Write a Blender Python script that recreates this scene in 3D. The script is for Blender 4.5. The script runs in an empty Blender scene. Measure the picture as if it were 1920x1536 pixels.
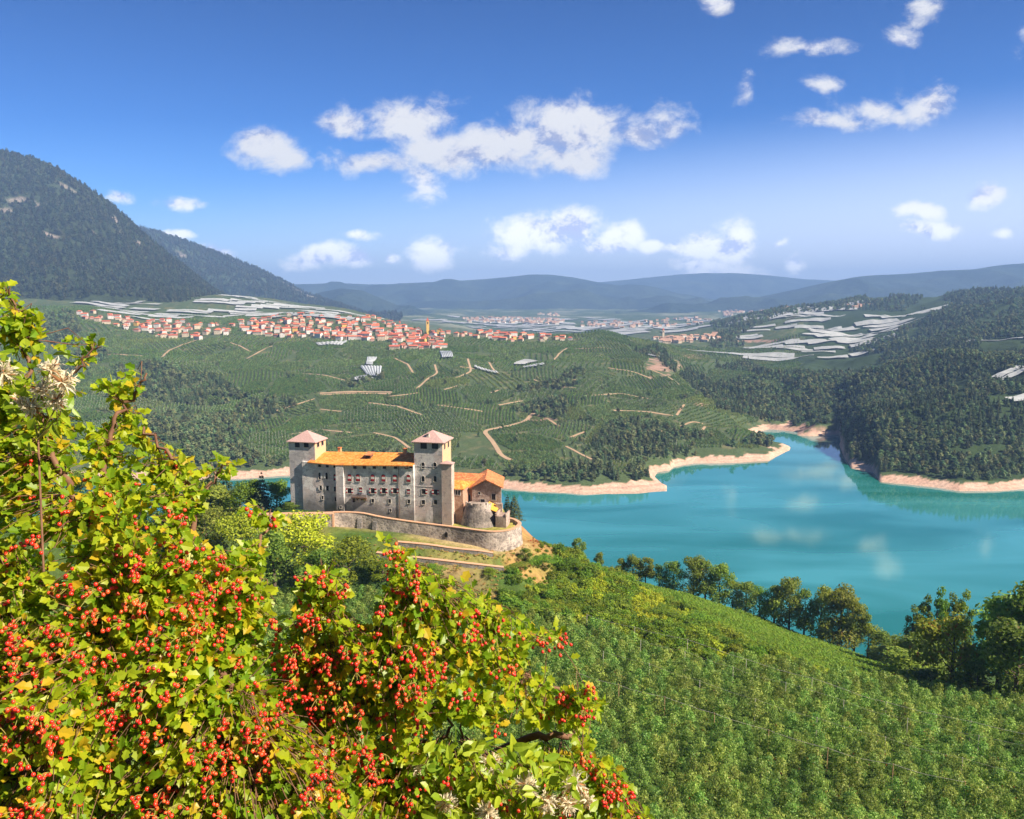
import bpy, math, random
import numpy as np
from mathutils import Vector, Matrix
from mathutils.bvhtree import BVHTree
R = math.radians
rng = np.random.default_rng(7)
random.seed(7)
SC = bpy.context.scene
COL = SC.collection

# ------------------------------------------------------------------ camera
CAMZ = 200.0
FPX = 1500.0
PITCH = math.atan(203/1500)
CP, SP = math.cos(PITCH), math.sin(PITCH)
cam_d = bpy.data.cameras.new("camera"); cam = bpy.data.objects.new("camera", cam_d); COL.objects.link(cam)
cam_d.lens = 36*FPX/1920; cam_d.sensor_width = 36
cam_d.clip_start = 0.05; cam_d.clip_end = 60000
cam.location = (0, 0, CAMZ); cam.rotation_euler = (R(90)-PITCH, 0, 0)
SC.camera = cam

# ------------------------------------------------------------------ light
SUN_EL, SUN_AZ = R(42), R(114)         # azimuth clockwise from +Y
sun_dir = Vector((math.sin(SUN_AZ)*math.cos(SUN_EL), math.cos(SUN_AZ)*math.cos(SUN_EL), math.sin(SUN_EL)))
sd = bpy.data.lights.new("sun", 'SUN'); sun = bpy.data.objects.new("sun", sd); COL.objects.link(sun)
sd.energy = 5.0; sd.angle = R(0.5); sd.color = (1.0, 0.87, 0.70)
sun.rotation_euler = (-sun_dir).to_track_quat('-Z', 'Y').to_euler()
sun.location = (50, 0, 400)
SC.view_settings.view_transform = 'Standard'; SC.view_settings.look = 'None'
SC.view_settings.exposure = 1.16; SC.view_settings.gamma = 1.0
SC.cycles.max_bounces = 6; SC.cycles.diffuse_bounces = 2; SC.cycles.glossy_bounces = 3
SC.cycles.transmission_bounces = 3; SC.cycles.transparent_max_bounces = 6; SC.cycles.volume_bounces = 0
SC.cycles.caustics_reflective = False; SC.cycles.caustics_refractive = False
SC.cycles.sample_clamp_indirect = 3.0
SC.cycles.use_denoising = True
SC.cycles.use_adaptive_sampling = True; SC.cycles.adaptive_threshold = 0.02

# pixel maths (pixels of the 1920x1536 frame)
def ray(px, py):
    u = (px-960)/FPX; v = (768-py)/FPX
    return np.array([u, CP+v*SP, -SP+v*CP])
def ae(px, py):
    d = ray(px, py); return d[0]/d[1], d[2]/d[1]
def T(px, py, Y):
    a, e = ae(px, py); return (a*Y, Y, CAMZ+e*Y)
def G(px, py, z):
    a, e = ae(px, py); Y = (z-CAMZ)/e; return (a*Y, Y, z)
def S(px, py): return G(px, py, 0.0)
def Z(px, Y, z):
    a = (px-960)/FPX/1.0; return (a*Y, Y, z)
def project(x, y, z):
    dz = z-CAMZ
    f = y*CP - dz*SP; v = y*SP + dz*CP
    return 960+FPX*x/f, 768-FPX*v/f

# ------------------------------------------------------------------ world
W = bpy.data.worlds.new("World"); SC.world = W; W.use_nodes = True
nt = W.node_tree; nt.nodes.clear(); N = nt.nodes; LK = nt.links
def nd(tree, kind, **kw):
    n = tree.nodes.new(kind)
    for k, v in kw.items():
        if k == 'inp':
            for i, val in v.items(): n.inputs[i].default_value = val
        else: setattr(n, k, v)
    return n
def world():
    out = nd(nt, 'ShaderNodeOutputWorld'); bg = nd(nt, 'ShaderNodeBackground'); LK.new(bg.outputs[0], out.inputs[0])
    sky = nd(nt, 'ShaderNodeTexSky', sky_type='NISHITA', sun_disc=False, sun_elevation=SUN_EL, sun_rotation=SUN_AZ,
             altitude=700, air_density=1.0, dust_density=0.6, ozone_density=2.5)
    bg.inputs[1].default_value = 0.15
    hs = nd(nt, 'ShaderNodeHueSaturation', inp={1: 1.18, 2: 1.0}); LK.new(sky.outputs[0], hs.inputs[4])
    tc = nd(nt, 'ShaderNodeTexCoord')
    sx = nd(nt, 'ShaderNodeSeparateXYZ'); LK.new(tc.outputs['Generated'], sx.inputs[0])
    def m(op, a, b=None, c=None, clamp=False):
        n = nd(nt, 'ShaderNodeMath', operation=op, use_clamp=clamp)
        for i, q in enumerate((a, b, c)):
            if q is None: continue
            if isinstance(q, (int, float)): n.inputs[i].default_value = q
            else: LK.new(q, n.inputs[i])
        return n.outputs[0]
    ysafe = m('MAXIMUM', sx.outputs[1], 0.08)
    A = m('DIVIDE', sx.outputs[0], ysafe); E = m('DIVIDE', sx.outputs[2], ysafe)
    # deeper, darker blue high up; pale lavender towards the horizon, most of it on the sun's side
    cb = nd(nt, 'ShaderNodeCombineXYZ'); LK.new(A, cb.inputs[0]); LK.new(E, cb.inputs[1])
    nwarp = nd(nt, 'ShaderNodeTexNoise', inp={'Scale': 9.0, 'Detail': 3.0}); LK.new(cb.outputs[0], nwarp.inputs['Vector'])
    wv = nd(nt, 'ShaderNodeVectorMath', operation='SUBTRACT'); LK.new(nwarp.outputs['Color'], wv.inputs[0]); wv.inputs[1].default_value = (.5, .5, .5)
    ws = nd(nt, 'ShaderNodeVectorMath', operation='SCALE'); LK.new(wv.outputs[0], ws.inputs[0]); ws.inputs[3].default_value = 0.055
    wa = nd(nt, 'ShaderNodeVectorMath', operation='ADD'); LK.new(cb.outputs[0], wa.inputs[0]); LK.new(ws.outputs[0], wa.inputs[1])
    sw = nd(nt, 'ShaderNodeSeparateXYZ'); LK.new(wa.outputs[0], sw.inputs[0])
    clouds = [(645,232,62,40,1),(765,225,105,66,1.1),(830,285,120,60,1.1),(690,312,105,30,.85),(785,350,50,62,.6),(960,268,130,46,1.15),(900,275,90,52,1.1),
      (1065,235,125,74,1.2),(1055,290,110,48,1),(1195,250,95,52,.85),(1255,235,50,50,.6),(500,275,84,48,1.1),(550,305,55,36,.9),
      (228,373,34,16,.75),(338,376,66,19,.8),(600,480,74,32,1.05),(670,482,66,28,1.05),(676,438,42,13,.8),(818,474,62,36,1.15),(738,482,22,14,.8),
      (1010,438,125,42,1.15),(1070,428,80,42,1.1),(1130,455,60,20,.9),(948,470,52,24,.8),(1168,448,46,34,1.0),(1225,470,44,18,.95),(1270,470,60,20,.9),(1325,462,76,36,1.1),(1380,450,50,52,1.1),(1345,502,105,24,1.1),
      (1463,454,24,14,.8),(1492,488,28,20,.75),(335,442,54,16,1),(408,468,38,18,1),
      (1515,90,120,24,.72),(1685,68,44,26,.58),(1335,10,34,26,.8),(1390,175,24,34,.65),(1545,168,40,18,.5),(1560,232,120,24,.72),(1655,210,90,28,.72),(1735,180,62,44,.85),
      (1730,405,56,26,1.05),(1745,436,74,22,1.1),(1850,372,52,26,.95),(1890,437,18,12,.8),(1912,60,28,40,.6),(1735,15,50,26,.5)]
    cur = None
    for (px, py, rx, ry, s) in clouds:
        a0, e0 = ae(px, py); a1, _ = ae(px+rx, py); _, e1 = ae(px, py-ry)
        n1 = nd(nt, 'ShaderNodeVectorMath', operation='SUBTRACT'); LK.new(wa.outputs[0], n1.inputs[0]); n1.inputs[1].default_value = (a0, e0, 0)
        n2 = nd(nt, 'ShaderNodeVectorMath', operation='MULTIPLY'); LK.new(n1.outputs[0], n2.inputs[0]); n2.inputs[1].default_value = (1/abs(a1-a0), 1/abs(e1-e0), 0)
        n3 = nd(nt, 'ShaderNodeVectorMath', operation='LENGTH'); LK.new(n2.outputs[0], n3.inputs[0])
        s *= 1.2; v = m('MULTIPLY_ADD', n3.outputs['Value'], -s, s)
        cur = v if cur is None else m('SMOOTH_MAX', cur, v, 0.25)
    def fbm(off):
        ad = nd(nt, 'ShaderNodeVectorMath', operation='ADD'); LK.new(cb.outputs[0], ad.inputs[0]); ad.inputs[1].default_value = off
        mp = nd(nt, 'ShaderNodeVectorMath', operation='MULTIPLY'); LK.new(ad.outputs[0], mp.inputs[0]); mp.inputs[1].default_value = (1.0, 1.35, 1)
        nn = nd(nt, 'ShaderNodeTexNoise', inp={'Scale': 15.0, 'Detail': 12.0, 'Roughness': 0.68, 'Distortion': 0.25}); LK.new(mp.outputs[0], nn.inputs['Vector'])
        return nn.outputs[0]
    f0 = fbm((0, 0, 0)); f1 = fbm((0.016, 0.020, 0))
    dens = m('ADD', cur, m('MULTIPLY', m('SUBTRACT', f0, 0.5), 2.5))
    alpha = nd(nt, 'ShaderNodeMapRange', interpolation_type='SMOOTHSTEP', inp={1: 0.0, 2: 0.85, 3: 0, 4: 1}); LK.new(dens, alpha.inputs[0])
    al = m('MULTIPLY', alpha.outputs[0], m('MULTIPLY', m('GREATER_THAN', sx.outputs[1], 0.1), 0.96))
    lit = m('MULTIPLY_ADD', m('SUBTRACT', f0, f1), 3.8, 0.62, clamp=True)
    lit2 = m('MULTIPLY_ADD', m('SUBTRACT', f0, 0.5), 0.9, lit, clamp=True)
    cr = nd(nt, 'ShaderNodeValToRGB'); LK.new(lit2, cr.inputs[0])
    el = cr.color_ramp.elements
    el[0].position = 0.12; el[0].color = (1.5, 1.65, 2.4, 1)
    el[1].position = 0.75; el[1].color = (3.25, 3.2, 3.15, 1)
    e2 = el.new(0.45); e2.color = (2.75, 2.75, 3.0, 1)
    # band above the hills: thin high veil, lavender
    band = nd(nt, 'ShaderNodeMapRange', interpolation_type='SMOOTHSTEP', inp={1: 0.20, 2: -0.01, 3: 0, 4: 1}); LK.new(m('SUBTRACT', E, m('MULTIPLY', A, 0.12)), band.inputs[0])
    bm_ = m('MULTIPLY', band.outputs[0], 0.8)
    tr_ = nd(nt, 'ShaderNodeValToRGB'); LK.new(m('MULTIPLY', E, 1.6, clamp=True), tr_.inputs[0]); te = tr_.color_ramp.elements
    te[0].position = 0.0; te[0].color = (.37, .50, .70, 1); te[1].position = .95; te[1].color = (.040, .092, .165, 1); tq = te.new(.35); tq.color = (.112, .25, .44, 1)
    tm_ = nd(nt, 'ShaderNodeMix', data_type='RGBA', blend_type='MULTIPLY'); tm_.inputs['Factor'].default_value = 1; LK.new(hs.outputs[0], tm_.inputs[6]); LK.new(tr_.outputs[0], tm_.inputs[7])
    mx0 = nd(nt, 'ShaderNodeMix', data_type='RGBA'); LK.new(bm_, mx0.inputs['Factor']); LK.new(tm_.outputs[2], mx0.inputs[6]); mx0.inputs[7].default_value = (3.6, 3.8, 4.5, 1)
    lowb = nd(nt, 'ShaderNodeMapRange', inp={1: 0.02, 2: 0.16, 3: 2.3, 4: 0.92}); LK.new(E, lowb.inputs[0])
    crm = nd(nt, 'ShaderNodeVectorMath', operation='SCALE'); LK.new(cr.outputs[0], crm.inputs[0]); LK.new(lowb.outputs[0], crm.inputs[3])
    mx = nd(nt, 'ShaderNodeMix', data_type='RGBA'); LK.new(al, mx.inputs['Factor']); LK.new(mx0.outputs[2], mx.inputs[6]); LK.new(crm.outputs[0], mx.inputs[7])
    LK.new(mx.outputs[2], bg.inputs[0])
world()

# ------------------------------------------------------------------ helpers
def tag(o, label=None, cat=None, group=None, kind=None):
    if label: o['label'] = label
    if cat: o['category'] = cat
    if group: o['group'] = group
    if kind: o['kind'] = kind
    return o
def fast_mesh(name, V, F, smooth=False):
    """V (n,3); F list of arrays, each (m,k)"""
    V = np.asarray(V, dtype=np.float32)
    if isinstance(F, np.ndarray): F = [F]
    F = [np.asarray(f, dtype=np.int32) for f in F if len(f)]
    me = bpy.data.meshes.new(name)
    me.vertices.add(len(V)); me.vertices.foreach_set('co', V.ravel())
    loops = np.concatenate([f.ravel() for f in F]) if F else np.zeros(0, np.int32)
    sizes = np.concatenate([np.full(len(f), f.shape[1], np.int32) for f in F]) if F else np.zeros(0, np.int32)
    starts = np.concatenate([[0], np.cumsum(sizes)[:-1]]).astype(np.int32) if len(sizes) else sizes
    me.loops.add(len(loops)); me.loops.foreach_set('vertex_index', loops)
    me.polygons.add(len(sizes)); me.polygons.foreach_set('loop_start', starts)
    me.update(calc_edges=True); 
    me.polygons.foreach_set('use_smooth', np.full(len(sizes), smooth))
    return me
def add_obj(name, me, mats, parent=None, loc=None, rotz=0):
    if not isinstance(mats, (list, tuple)): mats = [mats]
    if not me.materials:
        for mm in mats: me.materials.append(mm)
    o = bpy.data.objects.new(name, me); COL.objects.link(o)
    if parent: o.parent = parent
    if loc is not None: o.location = loc
    o.rotation_euler = (0, 0, rotz)
    return o
def set_color(me, name, C):
    at = me.color_attributes.new(name, 'FLOAT_COLOR', 'POINT')
    C = np.asarray(C, np.float32)
    if C.shape[1] == 3: C = np.hstack([C, np.ones((len(C), 1), np.float32)])
    at.data.foreach_set('color', C.ravel())
def empty(name, loc, rz=0):
    o = bpy.data.objects.new(name, None); COL.objects.link(o); o.location = loc; o.rotation_euler = (0, 0, rz); o.empty_display_size = .3
    return o
class MB:
    """collects primitive shapes into one mesh"""
    def __init__(s): s.v = []; s.f = []; s.mi = []; s.cur = 0
    def add(s, vs, fs):
        b = len(s.v); s.v += [tuple(map(float, v)) for v in vs]
        for f in fs: s.f.append([b+i for i in f]); s.mi.append(s.cur)
    def box(s, x0, x1, y0, y1, z0, z1, fn=None):
        vs = [(x, y, z) for z in (z0, z1) for y in (y0, y1) for x in (x0, x1)]
        if fn: vs = [fn(*v) for v in vs]
        s.add(vs, [(0, 2, 3, 1), (4, 5, 7, 6), (0, 1, 5, 4), (1, 3, 7, 5), (3, 2, 6, 7), (2, 0, 4, 6)])
    def hexa(s, lo, hi):
        vs = list(lo)+list(hi); n = len(lo)
        fs = [tuple(reversed(range(n))), tuple(range(n, 2*n))]+[(i, (i+1) % n, n+(i+1) % n, n+i) for i in range(n)]
        s.add(vs, fs)
    def tube(s, pts, rad, n=6):
        pts = [Vector(p) for p in pts]; rings = []
        if not hasattr(rad, '__len__'): rad = [rad]*len(pts)
        for i, p in enumerate(pts):
            d = (pts[min(i+1, len(pts)-1)]-pts[max(i-1, 0)]).normalized()
            a = d.orthogonal().normalized() if i == 0 else (a - d*a.dot(d)).normalized()
            c = d.cross(a)
            rings.append([p+(a*math.cos(2*math.pi*k/n)+c*math.sin(2*math.pi*k/n))*rad[i] for k in range(n)])
        vs = [v for r in rings for v in r]
        fs = [(i*n+k, i*n+(k+1) % n, (i+1)*n+(k+1) % n, (i+1)*n+k) for i in range(len(pts)-1) for k in range(n)]
        fs += [tuple(reversed(range(n))), tuple(range((len(pts)-1)*n, len(pts)*n))]
        s.add(vs, fs)
    def build(s, name, mats, parent=None, smooth=False, loc=None):
        me = bpy.data.meshes.new(name); me.from_pydata(s.v, [], s.f); me.update()
        if not isinstance(mats, (list, tuple)): mats = [mats]
        for mm in mats: me.materials.append(mm)
        me.polygons.foreach_set('material_index', s.mi)
        if smooth: me.polygons.foreach_set('use_smooth', [True]*len(s.f))
        return add_obj(name, me, mats, parent, loc)

def hsh(ix, iy, seed):
    h = (ix.astype(np.int64)*374761393 + iy.astype(np.int64)*668265263 + seed*1442695041) & 0xffffffff
    h = ((h ^ (h >> 13))*1274126177) & 0xffffffff
    return ((h ^ (h >> 16)) & 0xffff)/65535.0
def vnoise(x, y, seed=0):
    ix = np.floor(x); iy = np.floor(y); fx = x-ix; fy = y-iy
    fx = fx*fx*(3-2*fx); fy = fy*fy*(3-2*fy)
    a = hsh(ix, iy, seed); b = hsh(ix+1, iy, seed); c = hsh(ix, iy+1, seed); d = hsh(ix+1, iy+1, seed)
    return (a*(1-fx)+b*fx)*(1-fy)+(c*(1-fx)+d*fx)*fy
def fbm(x, y, scale, octv=4, seed=0, ridged=False):
    x = np.asarray(x, float)/scale; y = np.asarray(y, float)/scale; r = 0; amp = 1; tot = 0
    for i in range(octv):
        n = vnoise(x, y, seed+i*17)*2-1
        if ridged: n = 1-2*np.abs(n)
        r = r+n*amp; tot += amp; amp *= .5; x = x*2.03+11.3; y = y*2.03-7.7
    return r/tot
def inpoly(x, y, poly):
    x = np.asarray(x, float); y = np.asarray(y, float); c = np.zeros(x.shape, bool); n = len(poly)
    for i in range(n):
        x0, y0 = poly[i]; x1, y1 = poly[(i+1) % n]
        if y0 == y1: continue
        c ^= ((y0 > y) != (y1 > y)) & (x < (x1-x0)*(y-y0)/(y1-y0)+x0)
    return c
def segdist(x, y, pts):
    d = np.full(np.shape(x), 1e9)
    for (x0, y0), (x1, y1) in zip(pts[:-1], pts[1:]):
        dx, dy = x1-x0, y1-y0; t = np.clip(((x-x0)*dx+(y-y0)*dy)/(dx*dx+dy*dy+1e-9), 0, 1)
        d = np.minimum(d, np.hypot(x-x0-t*dx, y-y0-t*dy))
    return d

# ------------------------------------------------------------------ materials
def new_mat(name):
    m = bpy.data.materials.new(name); m.use_nodes = True; t = m.node_tree; t.nodes.clear()
    out = nd(t, 'ShaderNodeOutputMaterial'); return m, t, out
def simple(name, c1, c2=None, scale=1.0, rough=.8, bump=0, bscale=None, spec=.3, coords='Object', detail=5, rnd=0, lo=.35, hi=.65, c3=None, sc3=.2, metal=0):
    m, t, out = new_mat(name); L = t.links
    p = nd(t, 'ShaderNodeBsdfPrincipled'); L.new(p.outputs[0], out.inputs[0])
    p.inputs['Roughness'].default_value = rough; p.inputs['Specular IOR Level'].default_value = spec; p.inputs['Metallic'].default_value = metal
    tc = nd(t, 'ShaderNodeTexCoord')
    src = tc.outputs['Object']
    if coords == 'World':
        g = nd(t, 'ShaderNodeNewGeometry'); src = g.outputs['Position']
    col = None
    if c2 is None: c2 = tuple(x*.8 for x in c1)
    n = nd(t, 'ShaderNodeTexNoise', inp={'Scale': scale, 'Detail': detail, 'Roughness': .6}); L.new(src, n.inputs['Vector'])
    r = nd(t, 'ShaderNodeMapRange', inp={1: lo, 2: hi, 3: 0, 4: 1}); L.new(n.outputs[0], r.inputs[0])
    mx = nd(t, 'ShaderNodeMix', data_type='RGBA'); L.new(r.outputs[0], mx.inputs['Factor']); mx.inputs[6].default_value = (*c1, 1); mx.inputs[7].default_value = (*c2, 1)
    col = mx.outputs[2]
    if c3:
        n3 = nd(t, 'ShaderNodeTexNoise', inp={'Scale': sc3, 'Detail': 6, 'Roughness': .65}); L.new(src, n3.inputs['Vector'])
        r3 = nd(t, 'ShaderNodeMapRange', inp={1: .5, 2: .62, 3: 0, 4: 1}); L.new(n3.outputs[0], r3.inputs[0])
        m3 = nd(t, 'ShaderNodeMix', data_type='RGBA'); L.new(r3.outputs[0], m3.inputs['Factor']); L.new(col, m3.inputs[6]); m3.inputs[7].default_value = (*c3, 1); col = m3.outputs[2]
    if rnd:
        oi = nd(t, 'ShaderNodeObjectInfo'); mr = nd(t, 'ShaderNodeMapRange', inp={1: 0, 2: 1, 3: 1-rnd, 4: 1+rnd}); L.new(oi.outputs['Random'], mr.inputs[0])
        hv = nd(t, 'ShaderNodeHueSaturation'); L.new(mr.outputs[0], hv.inputs[2]); L.new(col, hv.inputs[4]); col = hv.outputs[0]
    L.new(col, p.inputs['Base Color'])
    if bump:
        nb = nd(t, 'ShaderNodeTexNoise', inp={'Scale': bscale or scale*4, 'Detail': 6}); L.new(src, nb.inputs['Vector'])
        b = nd(t, 'ShaderNodeBump', inp={'Strength': 1.0, 'Distance': bump}); L.new(nb.outputs[0], b.inputs['Height']); L.new(b.outputs[0], p.inputs['Normal'])
    return m
def leafy(name, ca, cb, trans=.35, rough=.5, isl=1.0, objr=.25, spec=.25, cc=None, ccp=.85):
    """foliage: each leaf (mesh island) takes its own tint, each plant its own value; some light passes through"""
    m, t, out = new_mat(name); L = t.links
    g = nd(t, 'ShaderNodeNewGeometry'); oi = nd(t, 'ShaderNodeObjectInfo')
    r = nd(t, 'ShaderNodeValToRGB'); L.new(g.outputs['Random Per Island'], r.inputs[0])
    r.color_ramp.elements[0].color = (*ca, 1); r.color_ramp.elements[1].color = (*cb, 1); r.color_ramp.elements[1].position = ccp-.02 if cc else 1
    if cc: q = r.color_ramp.elements.new(ccp+.02); q.color = (*cc, 1)
    mr = nd(t, 'ShaderNodeMapRange', inp={1: 0, 2: 1, 3: 1-objr, 4: 1+objr}); L.new(oi.outputs['Random'], mr.inputs[0])
    wn = nd(t, 'ShaderNodeMath', operation='MULTIPLY_ADD', inp={1: 7.31, 2: .37}); L.new(oi.outputs['Random'], wn.inputs[0])
    fr = nd(t, 'ShaderNodeMath', operation='FRACT'); L.new(wn.outputs[0], fr.inputs[0])
    hr = nd(t, 'ShaderNodeMapRange', inp={1: 0, 2: 1, 3: .5-.035*objr/.25, 4: .5+.02*objr/.25}); L.new(fr.outputs[0], hr.inputs[0])
    hv = nd(t, 'ShaderNodeHueSaturation'); L.new(mr.outputs[0], hv.inputs[2]); L.new(hr.outputs[0], hv.inputs[0]); L.new(r.outputs[0], hv.inputs[4])
    p = nd(t, 'ShaderNodeBsdfPrincipled', inp={'Roughness': rough, 'Specular IOR Level': spec}); L.new(hv.outputs[0], p.inputs['Base Color'])
    tr = nd(t, 'ShaderNodeBsdfTranslucent'); L.new(hv.outputs[0], tr.inputs[0])
    ms = nd(t, 'ShaderNodeMixShader', inp={0: trans}); L.new(p.outputs[0], ms.inputs[1]); L.new(tr.outputs[0], ms.inputs[2]); L.new(ms.outputs[0], out.inputs[0])
    return m
# ------------------------------------------------------------------ terrain
Y0 = 150.0
def row(*pts):
    p = np.array([(x/(y+Y0), y, z) for x, y, z in pts]); p = p[np.argsort(p[:, 0])]; return p
def flat(Y, z): return row((-2*(Y+Y0), Y, z), (2*(Y+Y0), Y, z))
SH = [(-400,905),(0,902),(300,900),(450,898),(545,893),(640,893),(800,905),(940,918),(1000,923),(1090,927),(1180,925),(1252,921),(1236,908),(1222,896),(1226,886),(1262,876),(1300,870),(1380,868),(1440,865),(1482,844),(1487,816),(1520,818),(1560,816),(1576,814),(1582,877),(1640,886),(1650,903),(1700,908),(1760,916),(1800,922),(1860,922),(1920,918),(2300,925),(2800,930)]
def clean(pts, off=0.0):
    """shore points in plan, only ever moving rightwards in b"""
    out = []; last = -9
    for px, py in pts:
        x, y, z = S(px, py); b = x/(y+Y0)
        if b <= last: b = last+0.0008
        last = b; out.append((b*(y+off+Y0), y+off, z))
    return out
shore = clean(SH)
def shift(pts, dY, z): return row(*[(x/(y+Y0)*(y+dY+Y0), y+dY, z) for x, y, _ in pts])
rows = [flat(-145, 232), flat(-4, 199.2), flat(1.0, 198.4), flat(6, 194.6), flat(40, 166),
  row(T(-700,1500,110), T(300,1540,106), T(960,1560,100), T(1920,1590,98), T(2700,1590,98)),
  row(T(-600,1130,200), T(300,1130,205), T(500,1130,205), T(760,1150,195), T(1000,1190,187), T(1300,1205,184), T(1450,1235,178), T(1600,1285,168), T(1920,1335,150), T(2700,1340,150)),
  row(T(-600,1050,225), T(300,1050,225), T(500,1060,222), T(700,1068,219), T(940,1082,219), T(1000,1090,222), T(1100,1120,224), T(1200,1150,222), T(1300,1170,219), T(1400,1213,214), T(1500,1243,205), T(1650,1290,188), T(1920,1340,165), T(2700,1340,165)),
  row(T(-600,1010,240), T(300,1010,238), T(500,1000,234), T(600,992,230), T(700,1010,227), T(830,1032,224), T(900,1038,223), T(950,1042,224), T(985,1026,230), T(1015,1012,240), T(1060,1036,244), T(1120,1072,246), T(1190,1103,246), T(1300,1137,240), T(1400,1185,232), T(1500,1224,222), T(1650,1278,200), T(1920,1330,180), T(2700,1330,180)),
  row(T(-600,975,262), T(300,975,262), T(500,970,262), T(560,965,262), T(900,950,262), T(960,965,258), T(1015,1020,252), T(1060,1042,262), T(1120,1072,285), T(1190,1088,300), T(1300,1118,300), T(1400,1150,290), T(1500,1190,280), T(1650,1240,262), T(1700,1262,240), T(1920,1320,215), T(2700,1320,215)),
  row(*[Z(px, 330, z) for px, z in ((-600,96),(500,92),(900,78),(1000,66),(1190,66),(1300,62),(1400,56),(1500,50),(1650,44),(1920,40),(2700,40))]),
  flat(400, -6), flat(460, -14), flat(700, -16),
  shift(shore, -30, -5.0), shift(shore, 0, 0.0)]
b_sh = np.array([x/(y+Y0) for x, y, _ in shore]); Y_sh = np.array([y for _, y, _ in shore])
# top of the bare bank
bank = []
for (px, py), (x, y, _) in zip(SH, shore):
    zt, dy = 7.5, 24
    if px in (1482,): zt, dy = 2.2, 22
    if px in (1252, 1236): zt, dy = 1.2, 14
    if px == 1180: zt = 4
    if 1470 <= px <= 1600 and py > 800 and py < 830: zt, dy = 13, 20
    if px == 1582: zt, dy = 2.5, 20
    if px >= 1640: zt, dy = 8, 24
    bank.append((x/(y+Y0)*(y+dy+Y0), y+dy, zt))
rows.append(row(*bank))
rows += [
  row(*[(x/(y+Y0)*(y+50+Y0), y+50, 14 if not (1420 <= px <= 1490 or px in (1236, 1252, 1222)) else 6) for (px, py), (x, y, _) in zip(SH, shore)]),
  row(T(-400,810,1120), T(300,800,1120), T(500,810,1110), T(700,800,1090), T(860,800,1080), T(900,806,1080), T(1000,812,1060), T(1100,825,1030), T(1200,822,1060), T(1270,806,1120), T(1350,805,1140), T(1400,806,1150), T(1440,816,1155), T(1481,806,1290), T(1520,760,1400), T(1580,755,1400), T(1620,800,1040), T(1700,800,1010), T(1800,785,1000), T(1920,778,1000), T(2700,760,1000)),
  row(T(-400,760,1300), T(300,750,1300), T(400,765,1290), T(500,745,1280), T(700,742,1270), T(860,742,1260), T(1000,765,1240), T(1080,740,1260), T(1200,752,1270), T(1290,735,1300), T(1340,758,1280), T(1390,783,1260), T(1430,803,1230), T(1460,765,1420), T(1500,714,1500), T(1580,725,1500), T(1640,745,1250), T(1700,752,1200), T(1800,736,1160), T(1920,730,1150), T(2700,700,1150)),
  row(T(-400,700,1520), T(150,690,1520), T(300,680,1520), T(420,695,1500), T(500,690,1500), T(700,690,1480), T(860,672,1500), T(1000,690,1480), T(1120,684,1500), T(1200,700,1480), T(1260,705,1480), T(1300,740,1500), T(1350,725,1540), T(1400,715,1560), T(1450,704,1580), T(1500,705,1590), T(1580,720,1620), T(1640,715,1500), T(1700,700,1460), T(1800,675,1420), T(1920,668,1400), T(2700,640,1400)),
  row(T(-400,640,1750), T(150,640,1730), T(300,648,1730), T(400,652,1720), T(500,648,1740), T(650,645,1740), T(750,655,1720), T(860,648,1760), T(1000,648,1780), T(1130,640,1800), T(1200,656,1780), T(1250,668,1760), T(1300,690,1760), T(1400,704,1850), T(1500,702,1850), T(1600,698,1800), T(1700,672,1760), T(1800,650,1720), T(1920,635,1700), T(2700,600,1700)),
  row(T(-400,600,2050), T(150,598,2000), T(300,610,1980), T(420,613,1980), T(600,605,1980), T(700,612,1960), T(800,622,1960), T(900,628,1980), T(1000,634,2000), T(1130,621,2080), T(1180,634,2050), T(1250,650,2040), T(1300,668,2050), T(1400,668,2150), T(1500,665,2150), T(1600,662,2120), T(1700,640,2060), T(1800,618,2020), T(1920,598,2000), T(2700,560,2000)),
  row(T(-400,575,2400), T(150,575,2400), T(300,592,2380), T(420,598,2380), T(600,595,2380), T(700,604,2350), T(800,640,2300), T(900,645,2300), T(1000,650,2350), T(1130,640,2400), T(1180,645,2400), T(1250,650,2400), T(1300,648,2450), T(1400,640,2550), T(1500,625,2550), T(1600,622,2550), T(1700,608,2500), T(1800,590,2450), T(1920,570,2400), T(2700,530,2400)),
  row(T(-400,550,2900), T(150,552,2900), T(300,560,2900), T(400,552,2950), T(500,568,2950), T(620,580,2950), T(720,598,2900), T(800,645,2900), T(900,650,2900), T(1000,650,2900), T(1200,640,2900), T(1300,628,3000), T(1350,618,3050), T(1400,605,3100), T(1500,592,3150), T(1600,588,3150), T(1700,582,3100), T(1800,570,3000), T(1920,556,2950), T(2700,510,2950)),
  row(T(-400,545,3500), T(300,555,3500), T(400,550,3400), T(520,566,3400), T(660,584,3400), T(740,605,3400), T(900,632,3800), T(1100,628,3800), T(1200,622,3800), T(1280,622,3800), T(1400,592,3800), T(1500,576,3800), T(1600,566,3700), T(1700,562,3600), T(1800,555,3600), T(1920,545,3500), T(2700,500,3500)),
  row(T(-400,556,4600), T(500,580,4600), T(740,606,4600), T(900,612,4800), T(1100,612,4800), T(1300,612,4800), T(1400,606,4800), T(1500,592,4700), T(1600,580,4700), T(1920,560,4500), T(2700,530,4500)),
  row(T(-400,590,6500), T(740,594,6500), T(1100,598,6500), T(1400,590,6500), T(1600,580,6500), T(1920,575,6500), T(2700,560,6500)),
  flat(9000, 110), flat(17000, 150)]
NB = 760
bs = np.linspace(-0.95, 1.0, NB)
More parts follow.
